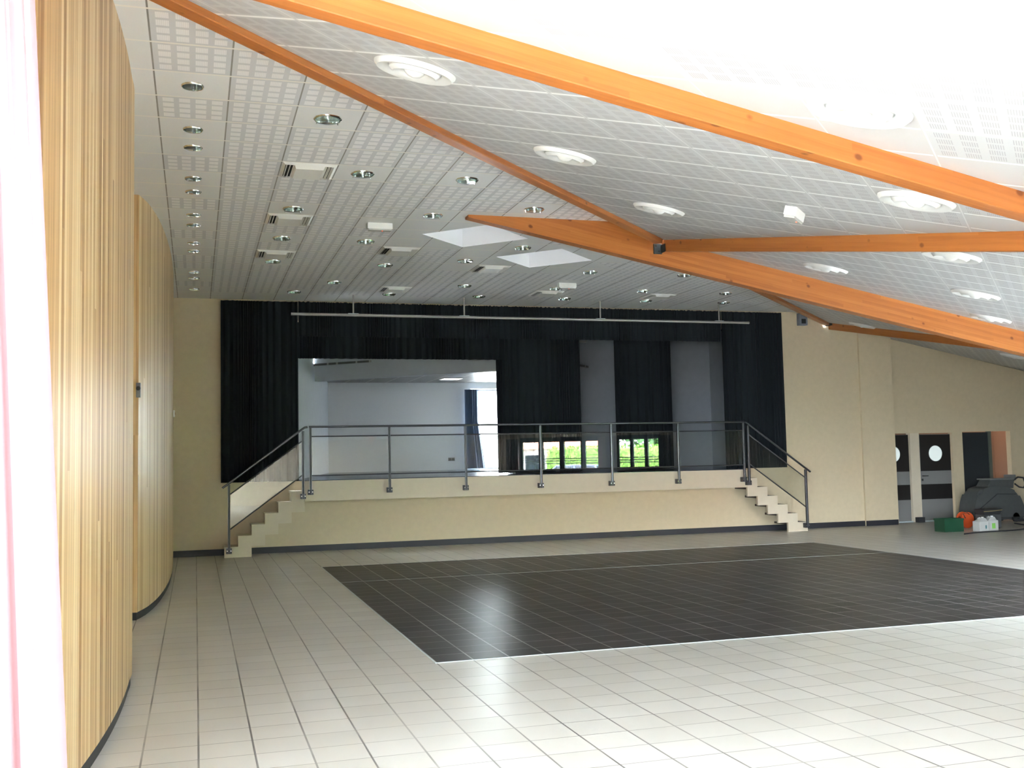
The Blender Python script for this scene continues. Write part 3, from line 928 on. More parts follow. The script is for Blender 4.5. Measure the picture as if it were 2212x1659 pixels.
# doorway between the two curves: leaf set back, jamb facing the hall
d1 = thing('door_1', (-0.99, 12.15, 0.0), None, None, rz=0); tag(d1, kind='structure')
bm = BM(); box(bm, -0.05, -0.01, -0.72, 0.60, 0.02, 2.08, 0.004); obj('leaf', bm, M_wood, d1)
bm = BM(); box(bm, 0.27, 0.355, 0.68, 0.74, 0.09, 2.12); obj('jamb', bm, M_wood, d1)
bm = BM(); box(bm, 0.262, 0.345, 0.69, 0.75, 0.0, 0.09); obj('jamb_base', bm, M_skirt, d1)
bm = BM(); box(bm, 0.20, 0.265, 0.73, 0.76, 0.09, 2.12); obj('frame_strip', bm, M_dkbrown, d1)
bm = BM(); box(bm, -0.04, 0.24, 0.75, 0.79, 0.0, 2.12); obj('frame_strip', bm, M_wood, d1)
bm = BM(); tube(bm, [(0.0, -0.6, 1.05), (0.05, -0.6, 1.05), (0.05, -0.48, 1.05)], 0.009, 8); obj('door_handle', bm, M_steel, d1, True)
# wood patch UVs for boxes: give a simple planar map
for o in list(d1.children):
    me = o.data
    if not me.uv_layers:
        ul = me.uv_layers.new(name='UVMap')
        for lp in me.loops:
            c = me.vertices[lp.vertex_index].co; ul.data[lp.index].uv = (c.x + c.y, c.z)
# small fittings on the wood wall
t = thing('wall_sensor', (-0.655, 12.80, 2.64), 'small grey sensor box on the wood wall at the gap between its curves', 'sensor')
bm = BM(); box(bm, 0, 0.05, -0.05, 0.0, -0.085, 0.085, 0.008); obj('case', bm, M_machl, t)
bm = BM(); lathe(bm, [(0.022, -0.012), (0.026, 0.0), (0.02, 0.012)], 12, cap0=True, cap1=True)
o = obj('lens', bm, M_machd, t); o.rotation_euler = (PI / 2, 0, 0); o.location = (0.025, -0.052, 0.02)
t = thing('thermostat', (-0.352, 18.1, 2.60), 'small white thermostat at the far edge of the wood wall by the cream wall', 'thermostat')
bm = BM(); box(bm, -0.002, 0.03, -0.05, 0.05, -0.055, 0.055, 0.005); obj('case', bm, M_white, t)
bm = BM(); box(bm, 0.029, 0.036, -0.02, 0.02, -0.02, 0.02, 0.002); obj('dial', bm, M_salmon, t)

# ------------------------------------------------------------------ stage wall, fascia, skirting
OX0, OX1, OZ1 = 1.55, 11.75, 4.55
bm = BM()
box(bm, -0.6, OX0, D, D + 0.2, 0, HC + 0.02); box(bm, OX1, 14.95, D, D + 0.2, 0, 5.2)
box(bm, OX0, OX1, D, D + 0.2, 0, ZS - 0.02); box(bm, OX0, OX1, D, D + 0.2, OZ1, HC + 0.02)
o = obj('wall_back', bm, M_cream); tag(o, kind='structure')
bm = BM(); box(bm, 14.85, 15.74, D - 0.05, D + 0.5, 0, 4.75)
o = obj('wall_back', bm, M_cream); tag(o, kind='structure')
YD = 21.3
bm = BM()
box(bm, 15.74, 18.02, YD, YD + 0.15, 2.13, 4.6); box(bm, 18.02, 19.46, YD, YD + 0.15, 2.15, 4.5); box(bm, 19.46, 27, YD, YD + 0.15, 0, 4.4)
box(bm, 17.72, 18.02, YD, YD + 0.15, 0, 2.13)
o = obj('wall_back', bm, M_cream); tag(o, kind='structure')
bm = BM(); box(bm, 16.48, 16.74, YD - 0.02, YD + 0.12, 0, 2.13); o = obj('trim_1', bm, M_creaml); tag(o, kind='structure')
bm = BM(); box(bm, -0.42, 14.85, D - 0.014, D, 0, 0.12, 0.002); o = obj('baseboard_back', bm, M_skirt); tag(o, kind='structure')
bm = BM(); box(bm, 14.85, 15.72, D - 0.064, D - 0.05, 0, 0.12, 0.002); o = obj('baseboard_back', bm, M_skirt); tag(o, kind='structure')
bm = BM(); box(bm, 19.46, 25, YD - 0.014, YD, 0, 0.12); o = obj('baseboard_back', bm, M_skirt); tag(o, kind='structure')

XS0, XS1 = 2.0, 11.49
st = thing('stage', ((XS0 + XS1) / 2, 20.6, ZS), None, None); tag(st, 'raised stage platform with cream front board and dark floor, behind the railing', 'stage')
sx_ = st.location.x
bm = BM(); box(bm, XS0 - sx_ + 0.004, XS1 - sx_ - 0.004, -0.30, -0.27, -0.40, -0.012, 0.002); obj('front_board', bm, M_creaml, st)
bm = BM(); box(bm, XS0 - sx_ + 0.004, XS1 - sx_ - 0.004, -0.27, 0.298, -0.40, -0.37); obj('underside', bm, M_creaml, st)
bm = BM(); box(bm, XS0 - sx_ + 0.004, XS1 - sx_ - 0.004, -0.305, 0.298, -0.012, 0.0, 0.002)
obj('stage_floor', bm, M_stage, st)
bm = BM(); box(bm, OX0, OX1, D, D + 0.2, ZS - 0.02, ZS)
box(bm, 1.0, 13.5, D + 0.2, 30.9, ZS - 0.02, ZS)
o = obj('floor', bm, M_stage); tag(o, kind='structure')

# ------------------------------------------------------------------ stairs


def stairs(side):
    L = side == 'l'
    g = 0.247 if L else 0.243
    x0 = XS0 if L else XS1
    sg = -1 if L else 1
    t = thing('stage_stairs', (x0, 20.6, 0), ('left' if L else 'right') + ' cream zigzag stairs ' + ('beside the wood wall, climbing to the stage' if L else 'climbing left to the stage, with dark treads'), 'stairs', 'zigzag stairs at the stage ends')
    r = ZS / 7
    # stringer polygon: column k (1..6) counted from the floor
    col = []
    for k in range(1, 7):
        xa = sg * g * (6 - k + 1); xb = sg * g * (6 - k)
        col.append((xa, xb, max(0, (k - 2) * r), k * r))
    up = []
    for xa, xb, zb, zt in col: up += [(xa, zt), (xb, zt)]
    low = []
    for xa, xb, zb, zt in col[::-1]:
        low += [(xb, zb), (xa, zb)]
    poly = [(col[0][0], 0.0)] + up + low
    q = []
    for p in poly:
        if not q or (Vector(p) - Vector(q[-1])).length > 1e-6: q.append(p)
    if (Vector(q[0]) - Vector(q[-1])).length < 1e-6: q.pop()
    bm = BM(); extr(bm, q, 'y', -0.30, -0.24); obj('stringer', bm, M_creaml, t)
    for k in range(1, 7):
        xa, xb, zb, zt = col[k - 1]
        bm = BM(); box(bm, xa + sg * (0.0), xb - sg * (0.035 if L else (g * 0.95 if k > 1 else g)), -0.24, 0.28, zt - 0.045, zt - 0.001, 0.002); obj('tread', bm, M_dkbrown if not L else M_creaml, t)
        if L or k == 1:
            bm = BM(); box(bm, xa - sg * 0.012, xa - sg * 0.034, -0.24, 0.28, max(0.0, zt - r), zt - 0.046); obj('riser', bm, M_creaml, t)
    return t


stairs('l'); stairs('r')

# ------------------------------------------------------------------ railings


def post(parent, x, zb, zt, y=0.0, name='post'):
    bm = BM()
    for s in (-1, 1):
        box(bm, x + s * 0.017 - 0.005, x + s * 0.017 + 0.005, y - 0.022, y + 0.022, zb, zt, 0.001)
    tube(bm, [(x, y, zb), (x, y, zt)], 0.010, 8)
    p = obj(name, bm, M_steel, parent)
    return p


def plate(parent, x, z, y=0.0):
    bm = BM(); box(bm, x - 0.05, x + 0.05, y - 0.01, y + 0.10, z - 0.05, z + 0.05, 0.003)
    p = obj('base_plate', bm, M_steeld, parent)
    for s in (-1, 1):
        bm = BM(); tube(bm, [(x + s * 0.033, y - 0.018, z + 0.005), (x + s * 0.033, y - 0.009, z + 0.005)], 0.009, 8); obj('bolt', bm, M_bolt, p)
    return p


YR = 20.19
PX = [2.105, 3.625, 5.158, 6.735, 8.290, 9.815, 11.370]
rl = thing('stage_railing', (0, YR, 1.10), 'long steel railing with glass panels along the stage front', 'railing')
zz = 1.10
for x in PX:
    post(rl, x, 1.13 - zz, 2.405 - zz); plate(rl, x, 1.175 - zz)
bm = BM(); tube(bm, [(2.075, 0, 2.42 - zz), (11.40, 0, 2.42 - zz)], 0.021, 12); obj('handrail', bm, M_steel, rl, True)
for a, b_ in zip(PX, PX[1:]):
    bm = BM(); tube(bm, [(a + 0.02, 0, 2.235 - zz), (b_ - 0.02, 0, 2.235 - zz)], 0.013, 10); obj('middle_rail', bm, M_steel, rl, True)
    bm = BM(); tube(bm, [(a + 0.02, 0, 1.49 - zz), (b_ - 0.02, 0, 1.49 - zz)], 0.013, 10); obj('bottom_rail', bm, M_steel, rl, True)
    bm = BM(); vs = [bm.verts.new(p) for p in ((a + 0.03, 0, 1.505 - zz), (b_ - 0.03, 0, 1.505 - zz), (b_ - 0.03, 0, 2.222 - zz), (a + 0.03, 0, 2.222 - zz))]
    bm.faces.new(vs); o = obj('glass_panel', bm, M_glassr, rl)
bm = BM(); box(bm, 2.130, 2.142, -0.006, 0.006, 1.505 - zz, 2.222 - zz); obj('panel_edge_strip', bm, M_white, rl)


def stair_rail(L):
    if L:
        xt, xb, lab = 1.963, 0.60, 'sloping steel stair rail on the left stairs by the wood wall'; sg = -1; ob = 0.5; zt_ = 2.40
    else:
        xt, xb, lab = 11.475, 12.87, 'sloping dark steel stair rail on the right stairs'; sg = 1; ob = 13.0; zt_ = 2.40
    t = thing('stair_railing', (xt, YR - 0.012, 0), lab, 'railing', 'sloping rails on the stage stairs')
    dxx = xb - xt
    post(t, 0, 1.05, 2.34); plate(t, 0, 1.10)
    post(t, dxx, 0.10, 1.36); plate(t, dxx, 0.13)
    sl = (1.385 - 2.36) / abs(dxx)
    bm = BM(); tube(bm, [(0.088 if L else -0.055, 0, 2.418 if L else 2.412), (-sg * 0.03, 0, 2.405), (sg * 0.02, 0, 2.37), (dxx, 0, 1.385), (dxx + sg * 0.12, 0, 1.385 + sl * 0.12)], 0.021, 12); obj('handrail', bm, M_steel, t, True)
    bm = BM(); tube(bm, [(sg * 0.02, 0, 2.145), (dxx - sg * 0.02, 0, 1.18)], 0.013, 10); obj('middle_rail', bm, M_steel, t, True)
    bm = BM(); tube(bm, [(sg * 0.02, 0, 1.50), (dxx - sg * 0.02, 0, 0.535)], 0.013, 10); obj('bottom_rail', bm, M_steel, t, True)
    bm = BM(); vs = [bm.verts.new(p) for p in ((sg * 0.03, 0.0, 1.50), (dxx - sg * 0.03, 0, 0.555), (dxx - sg * 0.03, 0, 1.165), (sg * 0.03, 0, 2.12))]
    bm.faces.new(vs); obj('glass_panel', bm, M_glassr, t)


stair_rail(True); stair_rail(False)

# ------------------------------------------------------------------ stage drapes


def curtain(name, x0, x1, y, z0, z1, label, cat='curtain', amp=0.035, wave=0.13, mat=None, seed=3, group=None, scallop=0.0, zs=6):
    bm = BM(); drape(bm, [V2(x0, y), V2((x0 + x1) / 2, y), V2(x1, y)], z0, z1, amp, wave, 0.008, zs, seed=seed, scallop=scallop)
    o = obj(name, bm, mat or M_black, None, True)
    tag(o, label, cat, group)
    return o


curtain('stage_curtain', 0.47, 1.94, 20.80, 1.385, HC - 0.04, 'black pleated stage curtain hanging left of the stage opening', seed=2, group='black stage drapes')
curtain('stage_curtain', 11.27, 12.79, 20.80, 1.403, HC - 0.04, 'black pleated stage curtain hanging right of the stage opening', seed=5, group='black stage drapes')
curtain('stage_valance', 1.95, 11.26, 20.80, 4.235, HC - 0.035, 'wide black valance across the top of the stage opening', 'valance', 0.018, 0.12, seed=8, group='black stage drapes', scallop=0.008)
curtain('stage_valance', 1.75, 6.3, 21.36, 3.845, 4.9, 'inner black border hanging lower over the left half of the stage', 'valance', 0.03, 0.16, seed=9, group='black stage drapes')
curtain('stage_curtain', 6.17, 8.10, 21.42, 1.43, 4.9, 'wide black drape in the middle of the stage right of the bright window', seed=11, wave=0.18, group='black stage drapes')
curtain('stage_curtain', 9.36, 10.80, 22.5, 1.43, 4.9, 'narrower black drape between two grey wall strips at right on the stage', seed=12, wave=0.18, group='black stage drapes')
bm = BM(); tube(bm, [(7.25, 22.3, 4.415), (8.6, 22.3, 4.36)], 0.016, 8); tube(bm, [(7.25, 22.3, 4.415), (7.25, 22.3, 4.95)], 0.006, 6); tube(bm, [(8.6, 22.3, 4.36), (8.6, 22.3, 4.95)], 0.006, 6)
o = obj('stage_bar', bm, M_galv, None, True); tag(o, 'thin metal bar hung behind the valance over the middle of the stage', 'bar')
# lighting pipe
t = thing('lighting_pipe', (6.6, 20.0, HC), 'long horizontal metal pipe hung from the ceiling in front of the black valance', 'pipe')
bm = BM(); tube(bm, [(1.74 - 6.6, 0, -0.393), (11.50 - 6.6, 0, -0.393)], 0.028, 12); obj('pipe', bm, M_galv, t, True)
for x in (2.92, 5.13, 8.04, 10.78):
    bm = BM(); tube(bm, [(x - 6.6, 0, -0.375), (x - 6.6, 0, -0.002)], 0.016, 10); hg = obj('hanger', bm, M_galv, t, True)
    bm = BM(); box(bm, x - 6.6 - 0.10, x - 6.6 + 0.10, -0.032, 0.032, -0.372, -0.360, 0.003); obj('clamp', bm, M_alu, hg)

# ------------------------------------------------------------------ behind the stage opening


def wseg(bm, a, b_, z0, z1, th=0.12):
    d = (Vector(b_) - Vector(a)).normalized(); n = Vector((-d.y, d.x)) * th
    hexa(bm, [(a[0], a[1], z0), (b_[0], b_[1], z0), (b_[0] + n.x, b_[1] + n.y, z0), (a[0] + n.x, a[1] + n.y, z0), (a[0], a[1], z1), (b_[0], b_[1], z1), (b_[0] + n.x, b_[1] + n.y, z1), (a[0] + n.x, a[1] + n.y, z1)])


bm = BM(); wseg(bm, (1.93, D + 0.21), (2.70, 25.06), ZS, 4.95); wseg(bm, (2.70, 25.06), (3.69, 30.5), ZS, 4.95)
o = obj('wall_stage_left', bm, M_grey); tag(o, kind='structure')
bm = BM(); wseg(bm, (2.72, 25.04), (6.6, 21.55), 3.65, 4.95, 0.18); o = obj('trim_2', bm, M_grey); tag(o, kind='structure')
bm = BM()
wseg(bm, (3.2, 30.5), (7.98, 30.5), ZS, 4.05, 0.15); wseg(bm, (7.98, 30.5), (9.35, 30.5), 3.84, 4.05, 0.15); wseg(bm, (9.35, 30.5), (9.9, 30.5), ZS, 4.05, 0.15)
o = obj('wall_stage_back', bm, plain('backroom_pale_paint', (0.80, 0.81, 0.80), 0.7)); tag(o, kind='structure')
bm = BM(); box(bm, 9.9, 10.0, 25.3, 30.6, ZS, 4.05); o = obj('wall_stage_right', bm, MATS['backroom_pale_paint']); tag(o, kind='structure')
bm = BM(); box(bm, 3.62, 3.645, 30.47, 30.51, ZS, 4.01); o = obj('trim_3', bm, M_skirt); tag(o, kind='structure')
bm = BM(); wseg(bm, (6.62, 21.6), (7.62, 25.2), ZS, 4.95, 0.06); wseg(bm, (7.56, 25.2), (13.45, 25.2), ZS, 4.95, 0.12)
o = obj('wall_stage_back', bm, M_greyd); tag(o, kind='structure')
bm = BM(); wseg(bm, (13.37, 25.2), (13.37, D + 0.21), ZS, 4.95, -0.12); o = obj('wall_stage_right', bm, M_greyd); tag(o, kind='structure')
bm = BM(); box(bm, 1.6, 13.6, D + 0.2, 25.4, 4.95, 5.05); o = obj('ceiling', bm, M_blackc); tag(o, kind='structure')
m_, tt_, b_ = nt('backroom_ceiling')
oo = sep(tt_, objco(tt_))
gm = mth(tt_, 'MAXIMUM', lines_mask(tt_, mth(tt_, 'DIVIDE', oo[0], 0.6), 0.03), lines_mask(tt_, mth(tt_, 'DIVIDE', oo[1], 0.6), 0.03))
tt_.links.new(mix(tt_, gm, (0.12, 0.11, 0.10), (0.4, 0.38, 0.34)), b_.inputs['Base Color']); b_.inputs['Roughness'].default_value = 0.35
bm = BM()
vs = [bm.verts.new(p) for p in ((2.4, 25.3, 0), (6.6, 21.6, 0), (9.95, 25.4, 0), (9.95, 30.6, 0), (2.4, 30.6, 0))]
fcs = bm.faces.new(vs); ex = bmesh.ops.extrude_face_region(bm, geom=[fcs])
for v in [g for g in ex['geom'] if isinstance(g, bmesh.types.BMVert)]: v.co.z += 0.05
o = obj('ceiling', bm, m_, loc=(0, 0, 4.02)); tag(o, kind='structure')
t = thing('ceiling_panel_light', (6.98, 28.85, 4.02), 'lit square ceiling panel in the room behind the stage', 'ceiling light')
bm = BM(); box(bm, -0.29, 0.29, -0.29, 0.29, -0.02, -0.001, 0.003); obj('frame', bm, M_white, t)
ml = plain('lit_diffuser', (0.9, 0.9, 0.9), 0.5); ml.node_tree.nodes['Principled BSDF'].inputs['Emission Color'].default_value = (0.95, 0.97, 1, 1); ml.node_tree.nodes['Principled BSDF'].inputs['Emission Strength'].default_value = 0.25
bm = BM(); box(bm, -0.26, 0.26, -0.26, 0.26, -0.026, -0.019); obj('diffuser', bm, ml, t)
# stage window
w = thing('window_5', (8.665, 30.56, ZS), None, None); tag(w, kind='structure')
bm = BM()
for a in (-0.685, 0.625): box(bm, a, a + 0.06, -0.03, 0.03, 0, 2.43)
box(bm, -0.625, 0.625, -0.03, 0.03, 2.36, 2.43); box(bm, -0.625, 0.625, -0.03, 0.03, 0.0, 0.05)
obj('window_frame', bm, M_white, w)
bm = BM(); vs = [bm.verts.new(p) for p in ((-0.62, 0, 0.05), (0.62, 0, 0.05), (0.62, 0, 2.36), (-0.62, 0, 2.36))]; bm.faces.new(vs); obj('pane', bm, M_glass, w)
bm = BM(); drape(bm, [V2(7.74, 30.30), V2(7.95, 30.32), V2(8.16, 30.30)], ZS + 0.03, 3.80, 0.05, 0.11, 0.006, 10, seed=4, lean=lambda s, h: V2(0.32 * s * max(0, 0.6 - h), 0))
o = obj('window_curtain', bm, M_bluec, None, True); tag(o, 'gathered blue grey curtain beside the bright window behind the stage', 'curtain')
t = thing('wall_socket', (7.35, 30.49, 1.72), 'small dark socket low on the pale wall left of the blue grey curtain', 'socket')
bm = BM(); box(bm, -0.10, 0.10, -0.012, 0.009, -0.05, 0.05, 0.003); obj('plate', bm, M_machl, t)
bm = BM(); box(bm, -0.08, -0.01, -0.016, -0.011, -0.035, 0.035, 0.002); box(bm, 0.01, 0.08, -0.016, -0.011, -0.035, 0.035, 0.002); obj('outlet', bm, M_machd, t)

# ------------------------------------------------------------------ fittings on the right wall
t = thing('wall_speaker', (13.36, D, 4.78), 'grey wall speaker box with dark square, high up right of the black curtain', 'speaker')
bm = BM(); box(bm, -0.105, 0.105, -0.12, 0.0, -0.14, 0.14, 0.01); obj('case', bm, plain('pale_blue_grey', (0.20, 0.22, 0.26), 0.6), t)
bm = BM(); box(bm, -0.055, 0.055, -0.13, -0.119, -0.10, 0.005, 0.006); obj('horn', bm, M_brk, t)
# doors
for n_, (cx_, label) in enumerate(((16.0, None), (17.205, None))):
    d = thing('door_%d' % (n_ + 2), (cx_, YD, 0), None, None); tag(d, kind='structure')
    H2 = 0.45
    bm = BM(); box(bm, -H2, H2, 0.01, 0.06, 0.035, 2.10, 0.003); obj('leaf', bm, M_doorg, d)
    # upper dark panel with a round hole
    bm = BM(); n = 32; r = 0.20; x0, x1, z0, z1 = -H2 + 0.01, H2 - 0.01, 1.215, 2.09; rz = 1.635
    for yy in (-0.002, 0.011):
        ring = []; sq = []
        for k in range(n):
            a = 2 * PI * k / n + PI / 4; ca, sa = math.cos(a), math.sin(a)
            tx = ((x1 if ca > 0 else -x0) / abs(ca)) if abs(ca) > 1e-6 else 9
            if ca < 0: tx = (-x0) / abs(ca)
            tz = ((z1 - rz) / sa) if sa > 1e-6 else ((z0 - rz) / sa if sa < -1e-6 else 9)
            s = min(abs(tx), abs(tz))
            ring.append(bm.verts.new((r * ca, yy, rz + r * sa))); sq.append(bm.verts.new((s * ca, yy, rz + s * sa)))
        for k in range(n): bm.faces.new((ring[k], ring[(k + 1) % n], sq[(k + 1) % n], sq[k]))
        for cxs, czs in ((x0, z0), (x0, z1), (x1, z0), (x1, z1)):
            # corner filler triangles
            near = sorted(sq, key=lambda v: (v.co - Vector((cxs, yy, czs))).length)[:2]
            if (near[0].co - Vector((cxs, yy, czs))).length > 1e-4:
                bm.faces.new((near[0], near[1], bm.verts.new((cxs, yy, czs))))
    obj('upper_panel', bm, M_doorp, d)
    bm = BM(); box(bm, -H2 + 0.01, H2 - 0.01, -0.002, 0.011, 0.535, 0.895); obj('lower_panel', bm, M_doorp, d)
    bm = BM(); lathe(bm, [(r - 0.012, -0.012), (r + 0.006, -0.012), (r + 0.010, 0.0), (r - 0.012, 0.0), (r - 0.012, -0.012)], 32)
    o = obj('porthole_ring', bm, M_steel, d, True); o.rotation_euler = (PI / 2, 0, 0); o.location = (0, -0.002, rz)
    bm = BM(); lathe(bm, [(r - 0.012, 0.0), (r - 0.012, 0.006)], 32, cap0=True, cap1=True)
    mp = plain('glowing_porthole_pane', (0.40, 0.44, 0.43), 0.3); pb = mp.node_tree.nodes['Principled BSDF']
    pb.inputs['Emission Color'].default_value = (0.80, 0.92, 0.90, 1); pb.inputs['Emission Strength'].default_value = 0.07  # pane emits faintly in place of light coming through the porthole
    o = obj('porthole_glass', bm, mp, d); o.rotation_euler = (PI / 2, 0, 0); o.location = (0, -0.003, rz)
    if n_ == 1:
        bm = BM(); tube(bm, [(-0.40, -0.0, 1.10), (-0.40, -0.05, 1.10), (-0.27, -0.05, 1.10)], 0.010, 8); obj('door_handle', bm, M_machd, d, True)
        bm = BM(); box(bm, -0.42, -0.38, -0.008, 0.01, 0.98, 1.03, 0.003); obj('lock', bm, M_machd, d)
bm = BM(); box(bm, 15.74, 16.48, YD - 0.02, YD + 0.09, 0.0, 0.03); box(bm, 16.74, 17.72, YD - 0.02, YD + 0.09, 0, 0.03); o = obj('trim_4', bm, M_alu); tag(o, kind='structure')
bm = BM(); box(bm, 16.52, 16.70, YD - 0.16, YD - 0.03, 0, 0.12, 0.01); o = obj('door_stop', bm, M_machd); tag(o, 'small black block on the floor between the two porthole doors', 'door stop')
# open doorway: dark leaf, lit salmon wall beyond
d = thing('door_4', (18.44, YD, 0), None, None); tag(d, kind='structure')
bm = BM(); box(bm, -0.38, 0.36, 0.03, 0.075, 0.01, 2.13, 0.003); obj('leaf', bm, plain('blue_black_leaf', (0.022, 0.026, 0.03), 0.4), d)
bm = BM(); box(bm, 0.36, 0.43, -0.01, 0.10, 0, 2.15); obj('door_frame', bm, plain('dull_green_frame', (0.10, 0.115, 0.09), 0.6), d)
bm = BM(); box(bm, 18.8, 20.2, 22.6, 22.7, 0, 2.9); box(bm, 15.0, 15.1, YD + 0.2, 22.7, 0, 2.9); box(bm, 15.1, 18.8, 22.6, 22.7, 0, 2.9); box(bm, 20.1, 20.2, YD + 0.15, 22.6, 0, 2.9)
o = obj('wall_corridor', bm, M_salmon); tag(o, kind='structure')
bm = BM(); box(bm, 15.0, 20.3, YD + 0.16, 22.7, 2.9, 3.0); o = obj('ceiling', bm, M_whitem); tag(o, kind='structure')
t = thing('corridor_light', (19.35, 22.0, 2.9), 'ceiling light in the corridor beyond the open doorway', 'ceiling light')
bm = BM(); lathe(bm, [(0.14, 0.0), (0.14, -0.04), (0.10, -0.07), (0.001, -0.08)], 20); obj('bowl', bm, ml, t, True)
pl = bpy.data.lights.new('corridor_lamp', 'POINT'); pl.energy = 1.0; pl.color = (1, 0.82, 0.66); pl.shadow_soft_size = 0.1
po = bpy.data.objects.new('corridor_lamp', pl); C.objects.link(po); po.location = (19.35, 22.0, 2.7)

# ------------------------------------------------------------------ cleaning things on the floor at right
t = thing('plastic_crate', (15.30, 18.62, 0), 'low dark green plastic crate on the floor before the doors', 'crate')
bm = BM(); box(bm, -0.24, 0.24, -0.16, 0.16, 0.0, 0.02, 0.004)
for a in ((-0.24, 0.24, -0.16, -0.148), (-0.24, 0.24, 0.148, 0.16), (-0.24, -0.228, -0.148, 0.148), (0.228, 0.24, -0.148, 0.148)): box(bm, *a, 0.02, 0.27, 0.003)
obj('body', bm, M_green, t)
bm = BM(); box(bm, -0.25, 0.25, -0.17, -0.158, 0.235, 0.275, 0.003); box(bm, -0.25, 0.25, 0.158, 0.17, 0.235, 0.275, 0.003); box(bm, -0.25, -0.238, -0.158, 0.158, 0.235, 0.275, 0.003); box(bm, 0.238, 0.25, -0.158, 0.158, 0.235, 0.275, 0.003)
obj('rim', bm, M_green, t)
t = thing('orange_cable_reel', (16.22, 19.22, 0), 'round orange cable reel standing between the green crate and white jugs', 'cable reel')
for yy in (-0.09, 0.06):
    bm = BM(); lathe(bm, [(0.001, 0), (0.155, 0), (0.175, 0.006), (0.175, 0.024), (0.155, 0.03), (0.001, 0.03)], 32)
    o = obj('flange', bm, M_orange, t, True); o.rotation_euler = (PI / 2, 0, 0); o.location = (0, yy + 0.03, 0.176)
bm = BM()
for k in range(5): 
    pts = [(0.135 * math.cos(a), -0.05 + k * 0.024, 0.176 + 0.135 * math.sin(a)) for a in [2 * PI * q / 20 for q in range(21)]]
    tube(bm, pts, 0.012, 6)
obj('cable', bm, M_orange, t, True)
bm = BM(); tube(bm, [(-0.07, -0.1, 0.22), (-0.12, -0.1, 0.31), (-0.02, -0.1, 0.34), (0.04, -0.1, 0.30)], 0.010, 8); obj('carry_handle', bm, M_dkbrown, t, True)


def jug(loc, rz, label, lime=False, tall=0.30):
    t = thing('jug', loc, label, 'jug', 'white jugs on the floor by the scrubber', rz)
    bm = BM(); box(bm, -0.13, 0.13, -0.10, 0.10, 0, tall * 0.72, 0.022)
    hexa(bm, [(-0.11, -0.08, tall * 0.70), (0.11, -0.08, tall * 0.70), (0.11, 0.08, tall * 0.70), (-0.11, 0.08, tall * 0.70), (0.0, -0.035, tall * 0.93), (0.09, -0.035, tall * 0.93), (0.09, 0.035, tall * 0.93), (0.0, 0.035, tall * 0.93)])
    obj('body', bm, M_jug, t)
    bm = BM(); tube(bm, [(0.05, 0, tall * 0.92), (0.05, 0, tall * 1.0)], 0.026, 14); obj('cap', bm, M_whitem, t)
    bm = BM(); tube(bm, [(-0.10, 0, tall * 0.70), (-0.085, 0, tall * 0.9), (-0.03, 0, tall * 0.95), (0.02, 0, tall * 0.90)], 0.013, 8); obj('handle', bm, M_jug, t, True)
    if lime: bm = BM(); box(bm, -0.035, 0.05, -0.1025, -0.098, 0.05, 0.16, 0.001); obj('label', bm, M_lime, t)
    else: bm = BM(); box(bm, 0.02, 0.06, -0.1025, -0.098, 0.06, 0.13, 0.001); obj('label', bm, M_teal, t)
    return t


jug((15.84, 18.30, 0), 0.08, 'white plastic jug next to the orange reel, left one')
jug((16.13, 18.36, 0), -0.05, 'white plastic jug with bright green label, right one', True, 0.31)
t = thing('wire_basket', (16.52, 18.85, 0), 'dark basket of rags on a low trolley right behind the white jugs', 'basket')
bm = BM(); box(bm, -0.22, 0.22, -0.14, 0.14, 0.02, 0.30, 0.01); obj('trolley_box', bm, M_mach, t)
bm = BM(); hexa(bm, [(-0.20, -0.12, 0.30), (0.20, -0.12, 0.30), (0.20, 0.12, 0.30), (-0.20, 0.12, 0.30), (-0.25, -0.15, 0.42), (0.25, -0.15, 0.42), (0.25, 0.15, 0.42), (-0.25, 0.15, 0.42)]); obj('basket', bm, M_machd, t)
bm = BM(); tube(bm, [(-0.24, -0.155, 0.375), (0.0, -0.16, 0.385), (0.24, -0.155, 0.40)], 0.008, 6); obj('strap', bm, plain('straw', (0.35, 0.27, 0.12), 0.8), t)
for sx2 in (-1, 1):
    for sy2 in (-1, 1):
        bm = BM(); tube(bm, [(sx2 * 0.18, sy2 * 0.11 - 0.012, 0.022), (sx2 * 0.18, sy2 * 0.11 + 0.012, 0.022)], 0.022, 10); obj('wheel', bm, M_rubber, t)

t = thing('floor_scrubber', (18.10, 20.40, 0), 'grey walk-behind floor scrubber with loop handle in front of the open doorway', 'floor scrubber')
bm = BM()
prof = [(-0.88, 0.06), (-0.93, 0.25), (-0.86, 0.55), (-0.70, 0.76), (-0.35, 0.86), (0.10, 0.84), (0.45, 0.72), (0.62, 0.50), (0.70, 0.25), (0.68, 0.06)]
pp = spline(prof, 4)
extr(bm, [tuple(p) for p in pp], 'y', -0.30, 0.30)
bmesh.ops.bevel(bm, geom=[e for e in bm.edges if abs(abs(e.verts[0].co.y) - 0.30) < 1e-4 and abs(e.verts[0].co.y - e.verts[1].co.y) < 1e-4], offset=0.06, segments=3, affect='EDGES')
obj('body', bm, M_mach, t, True)
bm = BM(); hexa(bm, [(-0.42, -0.22, 0.84), (0.42, -0.22, 0.80), (0.42, 0.22, 0.80), (-0.42, 0.22, 0.84), (-0.30, -0.20, 1.01), (0.48, -0.20, 1.02), (0.48, 0.20, 1.02), (-0.30, 0.20, 1.01)]); obj('tank_neck', bm, M_mach, t)
bm = BM(); box(bm, -0.36, 0.46, -0.24, 0.24, 1.01, 1.045, 0.012); obj('lid', bm, M_machl, t)
